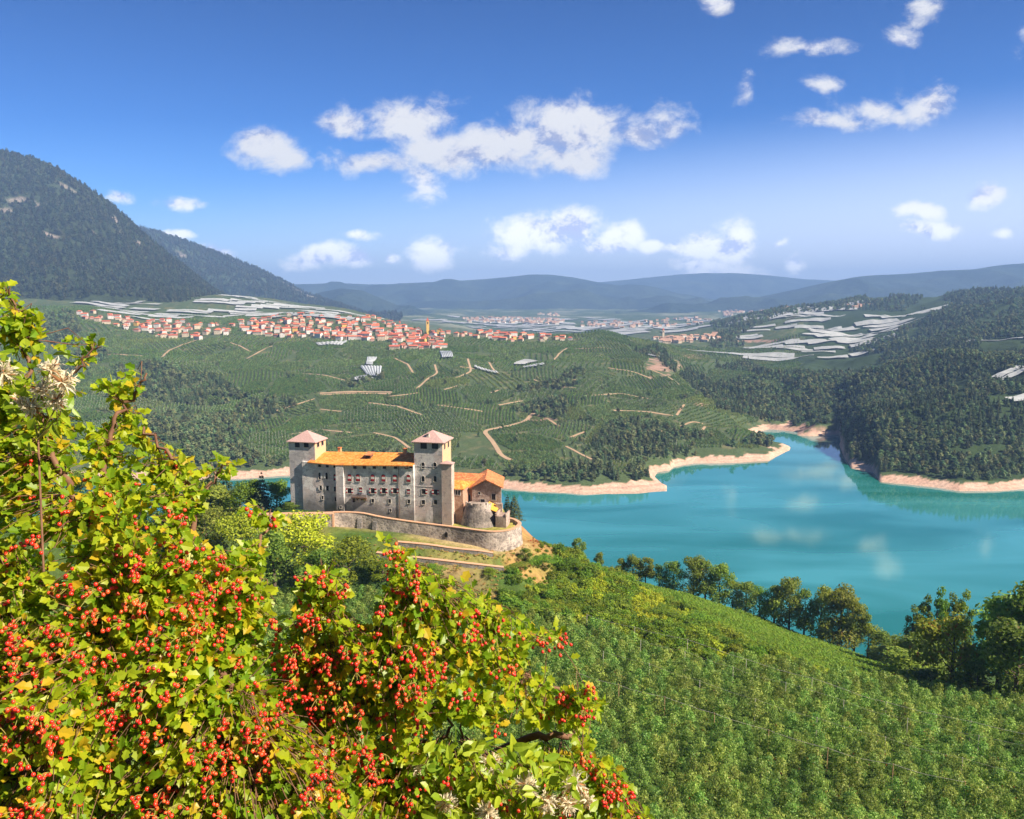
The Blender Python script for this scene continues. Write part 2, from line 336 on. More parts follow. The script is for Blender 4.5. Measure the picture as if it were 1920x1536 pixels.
Yl = np.concatenate([np.arange(-140, -6, 8), np.arange(-6, 12, .75), np.arange(12, 96, 3), np.arange(96, 216, 2.0), np.arange(216, 272, 1.2), np.arange(272, 470, 4), np.arange(470, 780, 12), np.arange(780, 1360, 3.6), np.arange(1360, 2500, 8), 2500*1.012**np.arange(0, 162)])
RY = np.array([np.interp(bs, r[:, 0], r[:, 1]) for r in rows]); RZ = np.array([np.interp(bs, r[:, 0], r[:, 2]) for r in rows])
for k in range(1, len(rows)): RY[k] = np.maximum(RY[k], RY[k-1]+4)
ZG = np.array([np.interp(Yl, RY[:, i], RZ[:, i]) for i in range(NB)])     # (NB, NY)
shY = np.interp(bs, b_sh, Y_sh)
def smooth(a, n, ax):
    for _ in range(n):
        p = np.pad(a, [(1, 1) if i == ax else (0, 0) for i in (0, 1)], mode='edge')
        a = (p[2:, :]+2*p[1:-1, :]+p[:-2, :])/4 if ax == 0 else (p[:, 2:]+2*p[:, 1:-1]+p[:, :-2])/4
    return a
sm = smooth(smooth(ZG, 26, 1), 10, 0)
B2, Y2 = np.meshgrid(bs, Yl, indexing='ij')
X2 = B2*(Y2+Y0)
dsh = Y2-shY[:, None]
k = np.clip((np.abs(dsh)-20)/70, 0, 1)*np.clip((Y2-180)/40, 0, 1)
ksm = smooth(smooth(ZG, 6, 1), 2, 0)
ZG = np.where(Y2 < 500, ksm, ZG*(1-k)+sm*k)
INLETS = [[S(*p)[:2] for p in q] for q in ([(1496,842),(1478,838),(1456,834),(1440,828),(1408,814),(1440,805),(1496,810)], [(1262,916),(1240,907),(1226,894),(1232,885),(1270,880)])]
# relief: gullies and knolls on the far hills, gentle on the orchards
amp = np.interp(Y2, [0, 200, 900, 1000, 1500, 2300, 3500, 6000], [0, .8, .8, 7, 16, 17, 22, 25])*np.clip(dsh/90, 0, 1)
rightmask = np.clip((X2/np.maximum(Y2, 1)-0.30)/0.08, 0, 1)
rel = fbm(X2, Y2, 170, 4, 3)*.65+fbm(X2, Y2, 420, 3, 9, ridged=True)*.5
ZG = ZG + amp*rel*(1+1.3*rightmask) + rightmask*np.clip((dsh-60)/200, 0, 1)*np.clip((4300-Y2)/1000, 0, 1)*np.interp(Y2, [900, 1600, 1900], [26, 22, 9])*fbm(X2, Y2, 300, 4, 111, ridged=True)
ZG += fbm(X2, Y2, 26, 3, 21)*np.where(Y2 > 900, np.clip(dsh/40, 0, 1)*1.4, 0)
ZG += np.where((dsh > -40) & (dsh < 60), fbm(X2, Y2, 45, 4, 5)*2.0*np.clip(1-np.abs(dsh-6)/40, 0, 1), 0)
nearamp = np.interp(Y2, [-10, 0, 60, 200, 330, 420], [.0, .1, .8, .9, 1.5, 0])
ZG += fbm(X2, Y2, 22, 3, 44)*nearamp*(dsh < -100)
for q in INLETS:
    ins = inpoly(X2, Y2, q); dd_ = segdist(X2, Y2, q+[q[0]]); ZG = np.where(ins, np.minimum(ZG, .5-dd_*.5), np.minimum(ZG, .5+dd_*.55))*1.0 if False else np.where(ins, np.minimum(ZG, .3-dd_*.4), np.where(dd_ < 30, np.minimum(ZG, .3+dd_*.5), ZG))
CZ = 133.0
def hgt_grid(x, y):
    x = np.asarray(x, float); y = np.asarray(y, float)
    b = np.clip((x/(y+Y0)-bs[0])/(bs[1]-bs[0]), 0, NB-1.001); j = np.clip(np.searchsorted(Yl, y)-1, 0, len(Yl)-2)
    i = b.astype(int); fb = b-i; fy = np.clip((y-Yl[j])/(Yl[j+1]-Yl[j]), 0, 1)
    return (ZG[i, j]*(1-fb)+ZG[i+1, j]*fb)*(1-fy)+(ZG[i, j+1]*(1-fb)+ZG[i+1, j+1]*fb)*fy
# castle frame: X along the front, Wd into the building, Z up
OX, OY = T(829, 983, 236.0)[:2]
tX = (math.cos(R(13)), -math.sin(R(13)))
def LC(X, Wd, z): return (OX+tX[0]*X-tX[1]*Wd, OY+tX[1]*X+tX[0]*Wd, z)
def toL(x, y): return ((x-OX)*tX[0]+(y-OY)*tX[1], -(x-OX)*tX[1]+(y-OY)*tX[0])
ring_top = [(560,962,136.6),(581,961,136.6),(624,961.5,136.5),(652,961.5,136.2),(680,963.6,135.9),(710,970,135.2),(754,977,134.4),(799,983,133.9),(847,989,133.5),(900,996,133.3),(925,998,133.2),(945,996.5,133.2),(960,993.5,133.2),(972,988,133.2),(977,983,133.2),(975,979,133.2),(966,974,133.2),(950,970,133.2)]
ring = [G(*p) for p in ring_top]
plat = [(p[0], p[1]) for p in ring]+[LC(14, 24, 0)[:2], LC(-56, 24, 0)[:2], LC(-56, -2, 0)[:2]]
pin = inpoly(X2, Y2, plat) & (segdist(X2, Y2, [(p[0], p[1]) for p in ring]) > 1.3)
Lx, Lw = toL(X2, Y2)
for wl in ([(745, 1017, 222), (800, 1022, 221.5), (850, 1029, 221), (900, 1034, 221), (925, 1038, 221.5)], [(705, 1037, 219), (760, 1044, 218), (830, 1052, 217.2), (900, 1060, 217), (945, 1065, 217.5)]):
    wp = [T(*p) for p in wl]
    for (xa_, ya_, za_), (xb_, yb_, zb_) in zip(wp[:-1], wp[1:]):
        dd_ = segdist(X2, Y2, [(xa_, ya_), (xb_, yb_)]); tt_ = np.clip(((X2-xa_)*(xb_-xa_)+(Y2-ya_)*(yb_-ya_))/((xb_-xa_)**2+(yb_-ya_)**2), 0, 1); zz_ = za_+(zb_-za_)*tt_
        ZG = np.where((dd_ < (2.6 if wl[0][0] == 745 else 9)) & ~pin, np.maximum(ZG, zz_-1.15-np.maximum(0, dd_-2.5)*.55), ZG)
ptop = np.interp(Lx, [-56, -42, -34, -8, 10, 30], [135.0, 134.8, 134.4, 133.2, 132.6, 132.6])
ZG = np.where(pin, ptop, ZG)
# falls away behind the castle
ZG = np.where((Lw > 24) & (Lx < 16) & (Lx > -60) & (Lw < 60), np.minimum(ZG, 131-(Lw-24)*.9), ZG)

def landcover():
    n1 = fbm(X2, Y2, 60, 4, 31); n2 = fbm(X2, Y2, 12, 3, 77)
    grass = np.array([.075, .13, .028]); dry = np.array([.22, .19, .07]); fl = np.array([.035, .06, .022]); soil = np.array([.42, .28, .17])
    C = np.zeros(X2.shape+(3,)); C[:] = np.array([.068, .10, .042])
    def mixc(mask, c):
        m = np.clip(mask, 0, 1)[..., None]; C[:] = C*(1-m)+np.array(c)*m
    PX, PY = project(X2, np.maximum(Y2, 2), ZG)
    slope_n = np.clip(n1*1.5+.3, 0, 1)
    far = Y2 > 700
    mixc((far & (dsh > 0))*1.0*slope_n*.3, (.065, .10, .04))
    mixc((far & (dsh > 0))*np.clip(n2*2-.2, 0, 1)*.5, (.22, .18, .10))
    # forest floors
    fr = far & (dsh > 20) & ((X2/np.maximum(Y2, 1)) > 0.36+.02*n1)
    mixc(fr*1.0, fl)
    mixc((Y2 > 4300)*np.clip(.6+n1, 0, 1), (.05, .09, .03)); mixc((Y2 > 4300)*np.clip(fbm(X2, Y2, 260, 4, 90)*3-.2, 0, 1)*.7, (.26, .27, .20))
    # bare bank of the drawn-down lake
    bankz = 5.5+2.0*n2+.3*np.clip((X2/np.maximum(Y2, 1)-.3)*10, 0, 1)
    mixc((far & (ZG < bankz))*1.0, (.56, .36, .27)); mixc((far & (ZG < bankz))*np.clip(n2+.3, 0, 1)*.7, (.62, .47, .37)); mixc((far & (ZG < bankz))*np.clip(np.sin(ZG*2.6+n1*3), 0, 1)*.7, (.36, .24, .18)); mixc((far & (ZG < 1.0))*.8, (.46, .34, .26))
    # pinkish badlands and cuts
    for cx, cy, rx, ry in ((1242,688,34,20),(1300,668,26,6),(1318,756,16,6),(1500,805,60,9),(20,615,30,14),(15,700,30,7),(1010,787,26,8),(1405,640,60,4)):
        q = ((PX-cx)/rx)**2+((PY-cy)/ry)**2
        mixc((far & (Y2 < 2700))*np.clip(1.0-q+1.8*n2, 0, 1)*.85, (.40, .25, .20))
    # near side
    near = Y2 < 470
    mixc(near*1.0, (.06, .11, .022)); mixc(near*np.clip(n2*1.3+.25, 0, 1)*.55, (.11, .14, .035))
    mixc((near & (Y2 < 30))*1.0, (.09, .10, .04))
    # dry orange slope below the ring wall, terraces
    d = segdist(X2, Y2, [T(985,1040,224)[:2], T(1000,1015,238)[:2], T(1000,1000,250)[:2]])
    mixc(near*np.clip((7.5-d)/2.5, 0, 1)*np.clip(.75+n2*.6, 0, 1), (.55, .23, .11))
    d = segdist(X2, Y2, [T(830,1075,215)[:2], T(930,1100,214)[:2], T(880,1125,206)[:2], T(915,1140,200)[:2]])
    mixc(near*np.clip((8-d)/5, 0, 1)*np.clip(.5+n2*1.2, 0, 1)*.9, (.36, .22, .12))
    rl = [(p[0], p[1]) for p in ring[3:16]]
    d = segdist(X2, Y2, rl)
    mixc((near & ~pin)*np.clip((15-d)/5, 0, 1)*np.clip(.6+n2, 0, 1), (.22, .21, .06))
    mixc((near & ~pin)*np.clip((4-d)/2, 0, 1)*np.clip(.6+n2, 0, 1)*.7, (.42, .31, .17))
    mixc(pin*1.0, (.30, .27, .07)); mixc(pin*np.clip(n2*2, 0, 1)*.6, (.12, .17, .04)); mixc((pin & (Lx < -38))*1.0, (.035, .075, .02))
    # ochre edge of the vineyard, rust verge on the lake side
    vl = [T(px, py, Y)[:2] for px, py, Y in ((1160,1078,300),(1240,1096,300),(1340,1128,298),(1450,1170,285),(1560,1212,272),(1650,1243,262))]
    d = segdist(X2, Y2, vl); mixc(near*np.clip((3.2-d)/1.5, 0, 1)*np.clip(.9+n2*.5, 0, 1), (.42, .19, .09))
    return C
LCOV = landcover()
V = np.stack([X2, Y2, ZG], -1).reshape(-1, 3)
NY = len(Yl)
ii, jj = np.meshgrid(np.arange(NB-1), np.arange(NY-1), indexing='ij')
q0 = (ii*NY+jj).ravel(); F = np.stack([q0, q0+NY, q0+NY+1, q0+1], -1)
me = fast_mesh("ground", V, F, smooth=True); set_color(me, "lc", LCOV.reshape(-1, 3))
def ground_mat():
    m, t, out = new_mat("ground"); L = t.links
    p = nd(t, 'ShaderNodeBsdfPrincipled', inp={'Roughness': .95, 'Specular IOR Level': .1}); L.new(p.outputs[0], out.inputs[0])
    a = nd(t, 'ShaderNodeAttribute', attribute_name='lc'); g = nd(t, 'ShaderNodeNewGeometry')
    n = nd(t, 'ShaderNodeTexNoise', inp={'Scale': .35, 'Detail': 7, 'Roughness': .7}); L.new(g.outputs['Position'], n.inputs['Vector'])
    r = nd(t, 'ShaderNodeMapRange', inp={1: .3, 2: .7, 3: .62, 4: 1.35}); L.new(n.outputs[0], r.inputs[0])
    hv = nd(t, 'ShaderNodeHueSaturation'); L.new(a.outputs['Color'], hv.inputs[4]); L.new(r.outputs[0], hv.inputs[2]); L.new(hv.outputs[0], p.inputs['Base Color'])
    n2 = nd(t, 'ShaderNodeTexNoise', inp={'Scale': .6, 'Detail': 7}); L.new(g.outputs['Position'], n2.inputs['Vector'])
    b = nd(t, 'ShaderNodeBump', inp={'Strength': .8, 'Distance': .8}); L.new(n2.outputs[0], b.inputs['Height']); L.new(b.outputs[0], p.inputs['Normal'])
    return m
M_ground = ground_mat()
ground = tag(add_obj("ground", me, M_ground), kind='structure')

def mount_mat():
    m, t, out = new_mat("wooded_mountain"); L = t.links
    p = nd(t, 'ShaderNodeBsdfPrincipled', inp={'Roughness': .95, 'Specular IOR Level': .05}); L.new(p.outputs[0], out.inputs[0])
    a = nd(t, 'ShaderNodeAttribute', attribute_name='lc'); g = nd(t, 'ShaderNodeNewGeometry')
    n = nd(t, 'ShaderNodeTexNoise', inp={'Scale': .035, 'Detail': 9, 'Roughness': .8}); L.new(g.outputs['Position'], n.inputs['Vector'])
    n3 = nd(t, 'ShaderNodeTexNoise', inp={'Scale': .0022, 'Detail': 6, 'Roughness': .6}); L.new(g.outputs['Position'], n3.inputs['Vector'])
    r = nd(t, 'ShaderNodeMapRange', inp={1: .35, 2: .65, 3: .5, 4: 1.7}); L.new(n.outputs[0], r.inputs[0])
    r3 = nd(t, 'ShaderNodeMapRange', inp={1: .5, 2: .66, 3: 0, 4: .55}); L.new(n3.outputs[0], r3.inputs[0])
    mx = nd(t, 'ShaderNodeMix', data_type='RGBA'); L.new(r3.outputs[0], mx.inputs['Factor']); L.new(a.outputs['Color'], mx.inputs[6]); mx.inputs[7].default_value = (.075, .105, .06, 1)
    hv = nd(t, 'ShaderNodeHueSaturation'); L.new(mx.outputs[2], hv.inputs[4]); L.new(r.outputs[0], hv.inputs[2]); L.new(hv.outputs[0], p.inputs['Base Color'])
    b = nd(t, 'ShaderNodeBump', inp={'Strength': 1, 'Distance': 14}); L.new(n.outputs[0], b.inputs['Height']); L.new(b.outputs[0], p.inputs['Normal'])
    return m
M_mount = mount_mat()
# ridge builder: a real mountain with front and back slopes
def mountain(name, crest, Lf, zfoot, Lb=2500, nx=260, nt_=70, seed=1, amp=60, cols=((.018, .036, .030), (.035, .055, .040)), rock=0, shape=1.15, rocks=()):
    c = np.array([T(*p) for p in crest]); a = c[:, 0]/c[:, 1]; aa = np.linspace(a[0], a[-1], nx)
    Yc = np.interp(aa, a, c[:, 1]); Zc = np.interp(aa, a, c[:, 2])
    Zc = np.convolve(np.pad(Zc, 3, mode='edge'), np.ones(7)/7, 'valid'); 
    t = np.concatenate([np.linspace(0, 1, nt_), 1+np.linspace(0, 1, 15)[1:]])
    A, Tt = np.meshgrid(aa, t, indexing='ij')
    Yg = np.where(Tt <= 1, Yc[:, None]-Lf*(1-Tt), Yc[:, None]+Lb*(Tt-1)); Xg = A*Yg if True else 0
    Xg = A*Yc[:, None] + (Yg-Yc[:, None])*A*.85
    zf = zfoot if np.isscalar(zfoot) else np.interp(aa, a, zfoot)[:, None]
    base = zf+(Zc[:, None]-zf)*np.where(Tt <= 1, Tt**shape, np.clip(2-Tt, 0, 1))
    w = np.sin(np.pi*np.clip(Tt, 0, 1))**.8*(Tt <= 1)
    Zg = base+w*amp*(fbm(Xg, Yg, amp*9, 4, seed, ridged=True)+.35*fbm(Xg, Yg, amp*2.2, 3, seed+5)) + fbm(Xg, Yg, amp*3, 4, seed+9)*amp*.05
    Vv = np.stack([Xg, Yg, Zg], -1).reshape(-1, 3); nyy = len(t)
    i2, j2 = np.meshgrid(np.arange(nx-1), np.arange(nyy-1), indexing='ij'); q = (i2*nyy+j2).ravel()
    mm = fast_mesh(name, Vv, np.stack([q, q+nyy, q+nyy+1, q+1], -1), smooth=True)
    C = np.zeros((nx, nyy, 3)); k_ = np.clip(fbm(Xg, Yg, 300, 4, seed+2)+.5, 0, 1)[..., None]; C[:] = np.array(cols[0])*(1-k_)+np.array(cols[1])*k_
    if rocks:
        PX, PY = project(Xg, Yg, Zg); rn = fbm(Xg, Yg, 40, 4, seed+40)
        for cx, cy, rx, ry, rot in rocks:
            dx, dy = PX-cx, PY-cy; u_ = dx*math.cos(rot)+dy*math.sin(rot); v_ = -dx*math.sin(rot)+dy*math.cos(rot)
            q_ = np.clip(1.2-(u_/rx)**2-(v_/ry)**2+rn*2.2-.4, 0, 1)[..., None]*(Tt <= 1.02)[..., None]; C = C*(1-q_)+np.array((.25, .21, .185))*q_
    set_color(mm, "lc", C.reshape(-1, 3))
    o = tag(add_obj(name, mm, M_mount), kind='structure')
    return o, (Xg, Yg, Zg, C)
mt_left, GL = mountain("mountain", [(-500,120,3600),(-250,190,3600),(-80,255,3600),(0,282,3600),(60,298,3600),(110,318,3600),(190,370,3600),(225,398,3620),(260,432,3650),(300,466,3680),(350,505,3720),(400,545,3760),(440,566,3800),(520,584,3850)],
    1150, 150, seed=4, amp=52, nx=300, nt_=110, cols=((.030, .045, .020), (.045, .062, .026)), rocks=((60,380,50,7,.1),(15,392,22,7,0),(225,435,36,6,.75),(180,440,15,4,.5),(258,456,7,5,0),(215,410,14,4,.8),(120,350,30,4,.5),(90,440,26,3,.3)))
mt2, G2 = mountain("mountain", [(60,420,6200),(180,415,6200),(245,425,6200),(290,433,6200),(340,450,6250),(400,472,6300),(450,490,6350),(500,512,6400),(540,532,6450),(570,550,6500),(610,568,6550),(680,590,6600),(760,606,6700)],
    1900, 60, seed=14, amp=95, cols=((.03, .05, .022), (.045, .07, .03)), rocks=((335,474,16,6,.6),(565,548,34,8,.5),(590,560,14,6,.5)))
mt3, _ = mountain("mountain", [(520,575,8000),(600,548,8000),(640,541,8000),(680,545,8000),(720,562,8000),(760,578,8100),(830,592,8200)], 1500, 60, seed=24, amp=70)
mt4, _ = mountain("mountain", [(300,545,12500),(500,534,12500),(570,533,12500),(640,531,12500),(700,534,12500),(780,531,12500),(850,528,12300),(930,522,12200),(1000,515,12000),(1040,516,12000),(1080,521,12000),(1130,531,11800),(1200,541,11700),(1270,552,11500),(1340,566,11400),(1420,582,11300)], 3600, 40, seed=34, amp=190, nt_=60)
mt5, _ = mountain("mountain", [(1040,545,15500),(1120,530,15500),(1190,523,15500),(1260,516,15500),(1320,512,15500),(1380,512,15500),(1440,516,15500),(1500,523,15500),(1560,526,15500),(1650,530,15500)], 3000, 40, seed=44, amp=170, nt_=60)
mt6, _ = mountain("mountain", [(1150,600,8800),(1250,588,8900),(1330,575,9000),(1420,558,9100),(1500,542,9200),(1560,527,9300),(1620,517,9400),(1700,513,9400),(1760,508,9400),(1820,506,9400),(1870,498,9400),(1920,494,9400),(2100,480,9400),(2500,470,9400)], 2600, 40, seed=54, amp=160, nt_=60)

# ------------------------------------------------------------------ lake
def water_mat():
    m, t, out = new_mat("water"); L = t.links
    g = nd(t, 'ShaderNodeNewGeometry')
    p = nd(t, 'ShaderNodeBsdfPrincipled', inp={'Roughness': .03, 'IOR': 2.3, 'Specular IOR Level': .5}); L.new(p.outputs[0], out.inputs[0])
    mp = nd(t, 'ShaderNodeMapping'); L.new(g.outputs['Position'], mp.inputs[0]); mp.inputs['Scale'].default_value = (.004, .012, 1); mp.inputs['Rotation'].default_value = (0, 0, .2)
    n = nd(t, 'ShaderNodeTexNoise', inp={'Scale': 1.0, 'Detail': 3, 'Distortion': .6}); L.new(mp.outputs[0], n.inputs['Vector'])
    r = nd(t, 'ShaderNodeValToRGB'); L.new(n.outputs[0], r.inputs[0])
    r.color_ramp.elements[0].position = .35; r.color_ramp.elements[0].color = (.010, .150, .125, 1); r.color_ramp.elements[1].position = .65; r.color_ramp.elements[1].color = (.05, .27, .29, 1)
    L.new(r.outputs[0], p.inputs['Base Color'])
    rr = nd(t, 'ShaderNodeMapRange', inp={1: .45, 2: .55, 3: .008, 4: .035}); L.new(n.outputs[0], rr.inputs[0]); L.new(rr.outputs[0], p.inputs['Roughness'])
    nb = nd(t, 'ShaderNodeTexNoise', inp={'Scale': .5, 'Detail': 4}); L.new(g.outputs['Position'], nb.inputs['Vector'])
    b = nd(t, 'ShaderNodeBump', inp={'Strength': 1.0, 'Distance': .010}); L.new(nb.outputs[0], b.inputs['Height']); L.new(b.outputs[0], p.inputs['Normal'])
    return m
wv = [(-1400, 350, 0), (1900, 350, 0), (1900, 1900, 0), (-1400, 1900, 0)]
lake = tag(add_obj("lake_water", fast_mesh("lake_water", wv, np.array([[0, 1, 2, 3]])), water_mat()), kind='structure')
# ------------------------------------------------------------------ castle
def stone_mat(name, c1, c2, sc=1.6, stain=(.10, .09, .085), mort=(.45, .41, .36)):
    m, t, out = new_mat(name); L = t.links
    p = nd(t, 'ShaderNodeBsdfPrincipled', inp={'Roughness': .92, 'Specular IOR Level': .15}); L.new(p.outputs[0], out.inputs[0])
    g = nd(t, 'ShaderNodeNewGeometry')
    v = nd(t, 'ShaderNodeTexVoronoi', inp={'Scale': sc, 'Randomness': .9}); L.new(g.outputs['Position'], v.inputs['Vector'])
    se = nd(t, 'ShaderNodeSeparateColor'); L.new(v.outputs['Color'], se.inputs[0])
    mx = nd(t, 'ShaderNodeMix', data_type='RGBA'); L.new(se.outputs[0], mx.inputs['Factor']); mx.inputs[6].default_value = (*c1, 1); mx.inputs[7].default_value = (*c2, 1)
    vd = nd(t, 'ShaderNodeTexVoronoi', feature='DISTANCE_TO_EDGE', inp={'Scale': sc, 'Randomness': .9}); L.new(g.outputs['Position'], vd.inputs['Vector'])
    r = nd(t, 'ShaderNodeMapRange', inp={1: .0, 2: .10, 3: 1, 4: 0}); L.new(vd.outputs['Distance'], r.inputs[0])
    m2 = nd(t, 'ShaderNodeMix', data_type='RGBA'); L.new(r.outputs[0], m2.inputs['Factor']); L.new(mx.outputs[2], m2.inputs[6]); m2.inputs[7].default_value = (*mort, 1)
    n = nd(t, 'ShaderNodeTexNoise', inp={'Scale': .22, 'Detail': 8, 'Roughness': .72}); L.new(g.outputs['Position'], n.inputs['Vector'])
    rn = nd(t, 'ShaderNodeMapRange', inp={1: .46, 2: .60, 3: 0, 4: .75}); L.new(n.outputs[0], rn.inputs[0])
    m3 = nd(t, 'ShaderNodeMix', data_type='RGBA'); L.new(rn.outputs[0], m3.inputs['Factor']); L.new(m2.outputs[2], m3.inputs[6]); m3.inputs[7].default_value = (*stain, 1)
    L.new(m3.outputs[2], p.inputs['Base Color'])
    b = nd(t, 'ShaderNodeBump', inp={'Strength': 1, 'Distance': .12}); L.new(vd.outputs['Distance'], b.inputs['Height']); L.new(b.outputs[0], p.inputs['Normal'])
    return m
def plaster_mat(name, base, light, pink, dark, dz=(136, 141)):
    """old render: grey with paler and pink patches, damp dark footing with an uneven edge, horizontal streaks"""
    m, t, out = new_mat(name); L = t.links
    p = nd(t, 'ShaderNodeBsdfPrincipled', inp={'Roughness': .93, 'Specular IOR Level': .12}); L.new(p.outputs[0], out.inputs[0])
    g = nd(t, 'ShaderNodeNewGeometry'); P = g.outputs['Position']
    def noise(sc, det=7, ro=.65, stretch=None):
        n = nd(t, 'ShaderNodeTexNoise', inp={'Scale': sc, 'Detail': det, 'Roughness': ro})
        if stretch:
            mp = nd(t, 'ShaderNodeVectorMath', operation='MULTIPLY'); L.new(P, mp.inputs[0]); mp.inputs[1].default_value = stretch; L.new(mp.outputs[0], n.inputs['Vector'])
        else: L.new(P, n.inputs['Vector'])
        return n.outputs[0]
    def mix(fac, a, b, lo, hi, mxv=1):
        r = nd(t, 'ShaderNodeMapRange', inp={1: lo, 2: hi, 3: 0, 4: mxv}); L.new(fac, r.inputs[0])
        q = nd(t, 'ShaderNodeMix', data_type='RGBA'); L.new(r.outputs[0], q.inputs['Factor'])
        if isinstance(a, tuple): q.inputs[6].default_value = (*a, 1)
        else: L.new(a, q.inputs[6])
        q.inputs[7].default_value = (*b, 1); return q.outputs[2]
    c = mix(noise(.28), base, light, .48, .53)
    c = mix(noise(.17, 5), c, pink, .5, .58, .8)
    c = mix(noise(.55, 8, .78), c, tuple(x*.62 for x in base), .53, .60, .75)
    c = mix(noise(.9, 6, .7, (.35, .35, 2.2)), c, tuple(x*.55 for x in base), .55, .72, .8)
    c = mix(noise(1.4, 8, .75), c, tuple(min(1, x*1.5) for x in light), .58, .66, .7)
    # damp stain near the foot
    s = nd(t, 'ShaderNodeSeparateXYZ'); L.new(P, s.inputs[0])
    ad = nd(t, 'ShaderNodeMath', operation='MULTIPLY_ADD', inp={1: 13.0}); L.new(noise(.16, 8, .7), ad.inputs[0]); L.new(s.outputs[2], ad.inputs[2])
    c = mix(ad.outputs[0], c, dark, dz[1]+6.5, dz[0]+6.5, .85)
    L.new(c, p.inputs['Base Color'])
    b = nd(t, 'ShaderNodeBump', inp={'Strength': .8, 'Distance': .08}); L.new(noise(2.2, 8, .7), b.inputs['Height']); L.new(b.outputs[0], p.inputs['Normal'])
    return m
def tile_mat(name, c1, c2, c3, tilt):
    m, t, out = new_mat(name); L = t.links
    p = nd(t, 'ShaderNodeBsdfPrincipled', inp={'Roughness': .85, 'Specular IOR Level': .2}); L.new(p.outputs[0], out.inputs[0])
    g = nd(t, 'ShaderNodeNewGeometry'); P = g.outputs['Position']
    n = nd(t, 'ShaderNodeTexNoise', inp={'Scale': 1.1, 'Detail': 8, 'Roughness': .75}); L.new(P, n.inputs['Vector'])
    r = nd(t, 'ShaderNodeValToRGB'); L.new(n.outputs[0], r.inputs[0]); e = r.color_ramp.elements
    e[0].position = .40; e[0].color = (*c1, 1); e[1].position = .62; e[1].color = (*c3, 1); q = e.new(.5); q.color = (*c2, 1)
    mp = nd(t, 'ShaderNodeMapping'); mp.inputs['Rotation'].default_value = (0, 0, tilt); L.new(P, mp.inputs[0])
    wv_ = nd(t, 'ShaderNodeTexWave', wave_type='BANDS', bands_direction='X', inp={'Scale': .9, 'Distortion': .6}); L.new(mp.outputs[0], wv_.inputs['Vector'])
    L.new(r.outputs[0], p.inputs['Base Color'])
    b = nd(t, 'ShaderNodeBump', inp={'Strength': .7, 'Distance': .12}); L.new(wv_.outputs[0], b.inputs['Height']); L.new(b.outputs[0], p.inputs['Normal'])
    return m
M_plas = plaster_mat("old_render", (.62, .575, .56), (.84, .80, .76), (.67, .57, .52), (.17, .155, .15))
M_tower = plaster_mat("tower_render", (.53, .49, .485), (.66, .62, .60), (.60, .49, .45), (.14, .125, .12), (131, 134))
M_tur = plaster_mat("turret_render", (.50, .40, .35), (.56, .46, .40), (.52, .40, .34), (.36, .30, .27), (129, 131))
M_orange = simple("orange_render", (.66, .30, .12), (.58, .36, .20), .5, .9, .03)
M_redstone = stone_mat("red_stone", (.44, .22, .14), (.50, .33, .24), 2.2, (.36, .20, .13), (.5, .36, .26))
M_stone = stone_mat("rubble_stone", (.54, .45, .39), (.27, .23, .21), 1.1, (.15, .13, .12), (.60, .52, .44))
M_stone2 = stone_mat("gable_stone", (.50, .40, .34), (.36, .25, .20), 1.9, (.22, .15, .12), (.58, .49, .41))
M_stone3 = stone_mat("terrace_stone", (.30, .27, .25), (.18, .16, .15), 1.6, (.12, .11, .10), (.36, .33, .30))
M_suntint = simple("sunlit_tint", (.66, .42, .22), (.58, .40, .26), .6, .9, .04, coords="World")  # warm sunlight put into the colour, for the towers' right faces
M_stone4 = stone_mat("dark_rubble", (.40, .33, .29), (.19, .16, .15), 1.2, (.12, .11, .10), (.44, .38, .32))
M_coping = simple("coping", (.62, .34, .20), (.50, .32, .22), 1, .9, .03)
M_tile = tile_mat("orange_tiles", (.50, .17, .04), (.76, .28, .05), (.84, .42, .14), R(13))
M_tile2 = tile_mat("red_tiles", (.42, .13, .06), (.62, .22, .08), (.72, .34, .16), R(13))
M_ptile = simple("pink_shingles", (.52, .35, .32), (.40, .26, .24), 2.5, .85, .05)
M_dark = simple("dark_opening", (.012, .010, .012), (.02, .017, .016), 3, .5)
M_frame = simple("pale_stone_frame", (.70, .65, .58), (.44, .40, .36), 3, .85)
M_red = simple("red_paint", (.42, .018, .022), (.34, .015, .02), 3, .6)
M_white = simple("white_paint", (.80, .77, .74), (.70, .67, .63), 3, .6)
M_wood = simple("old_wood", (.10, .055, .035), (.16, .09, .05), 3, .85, .02)

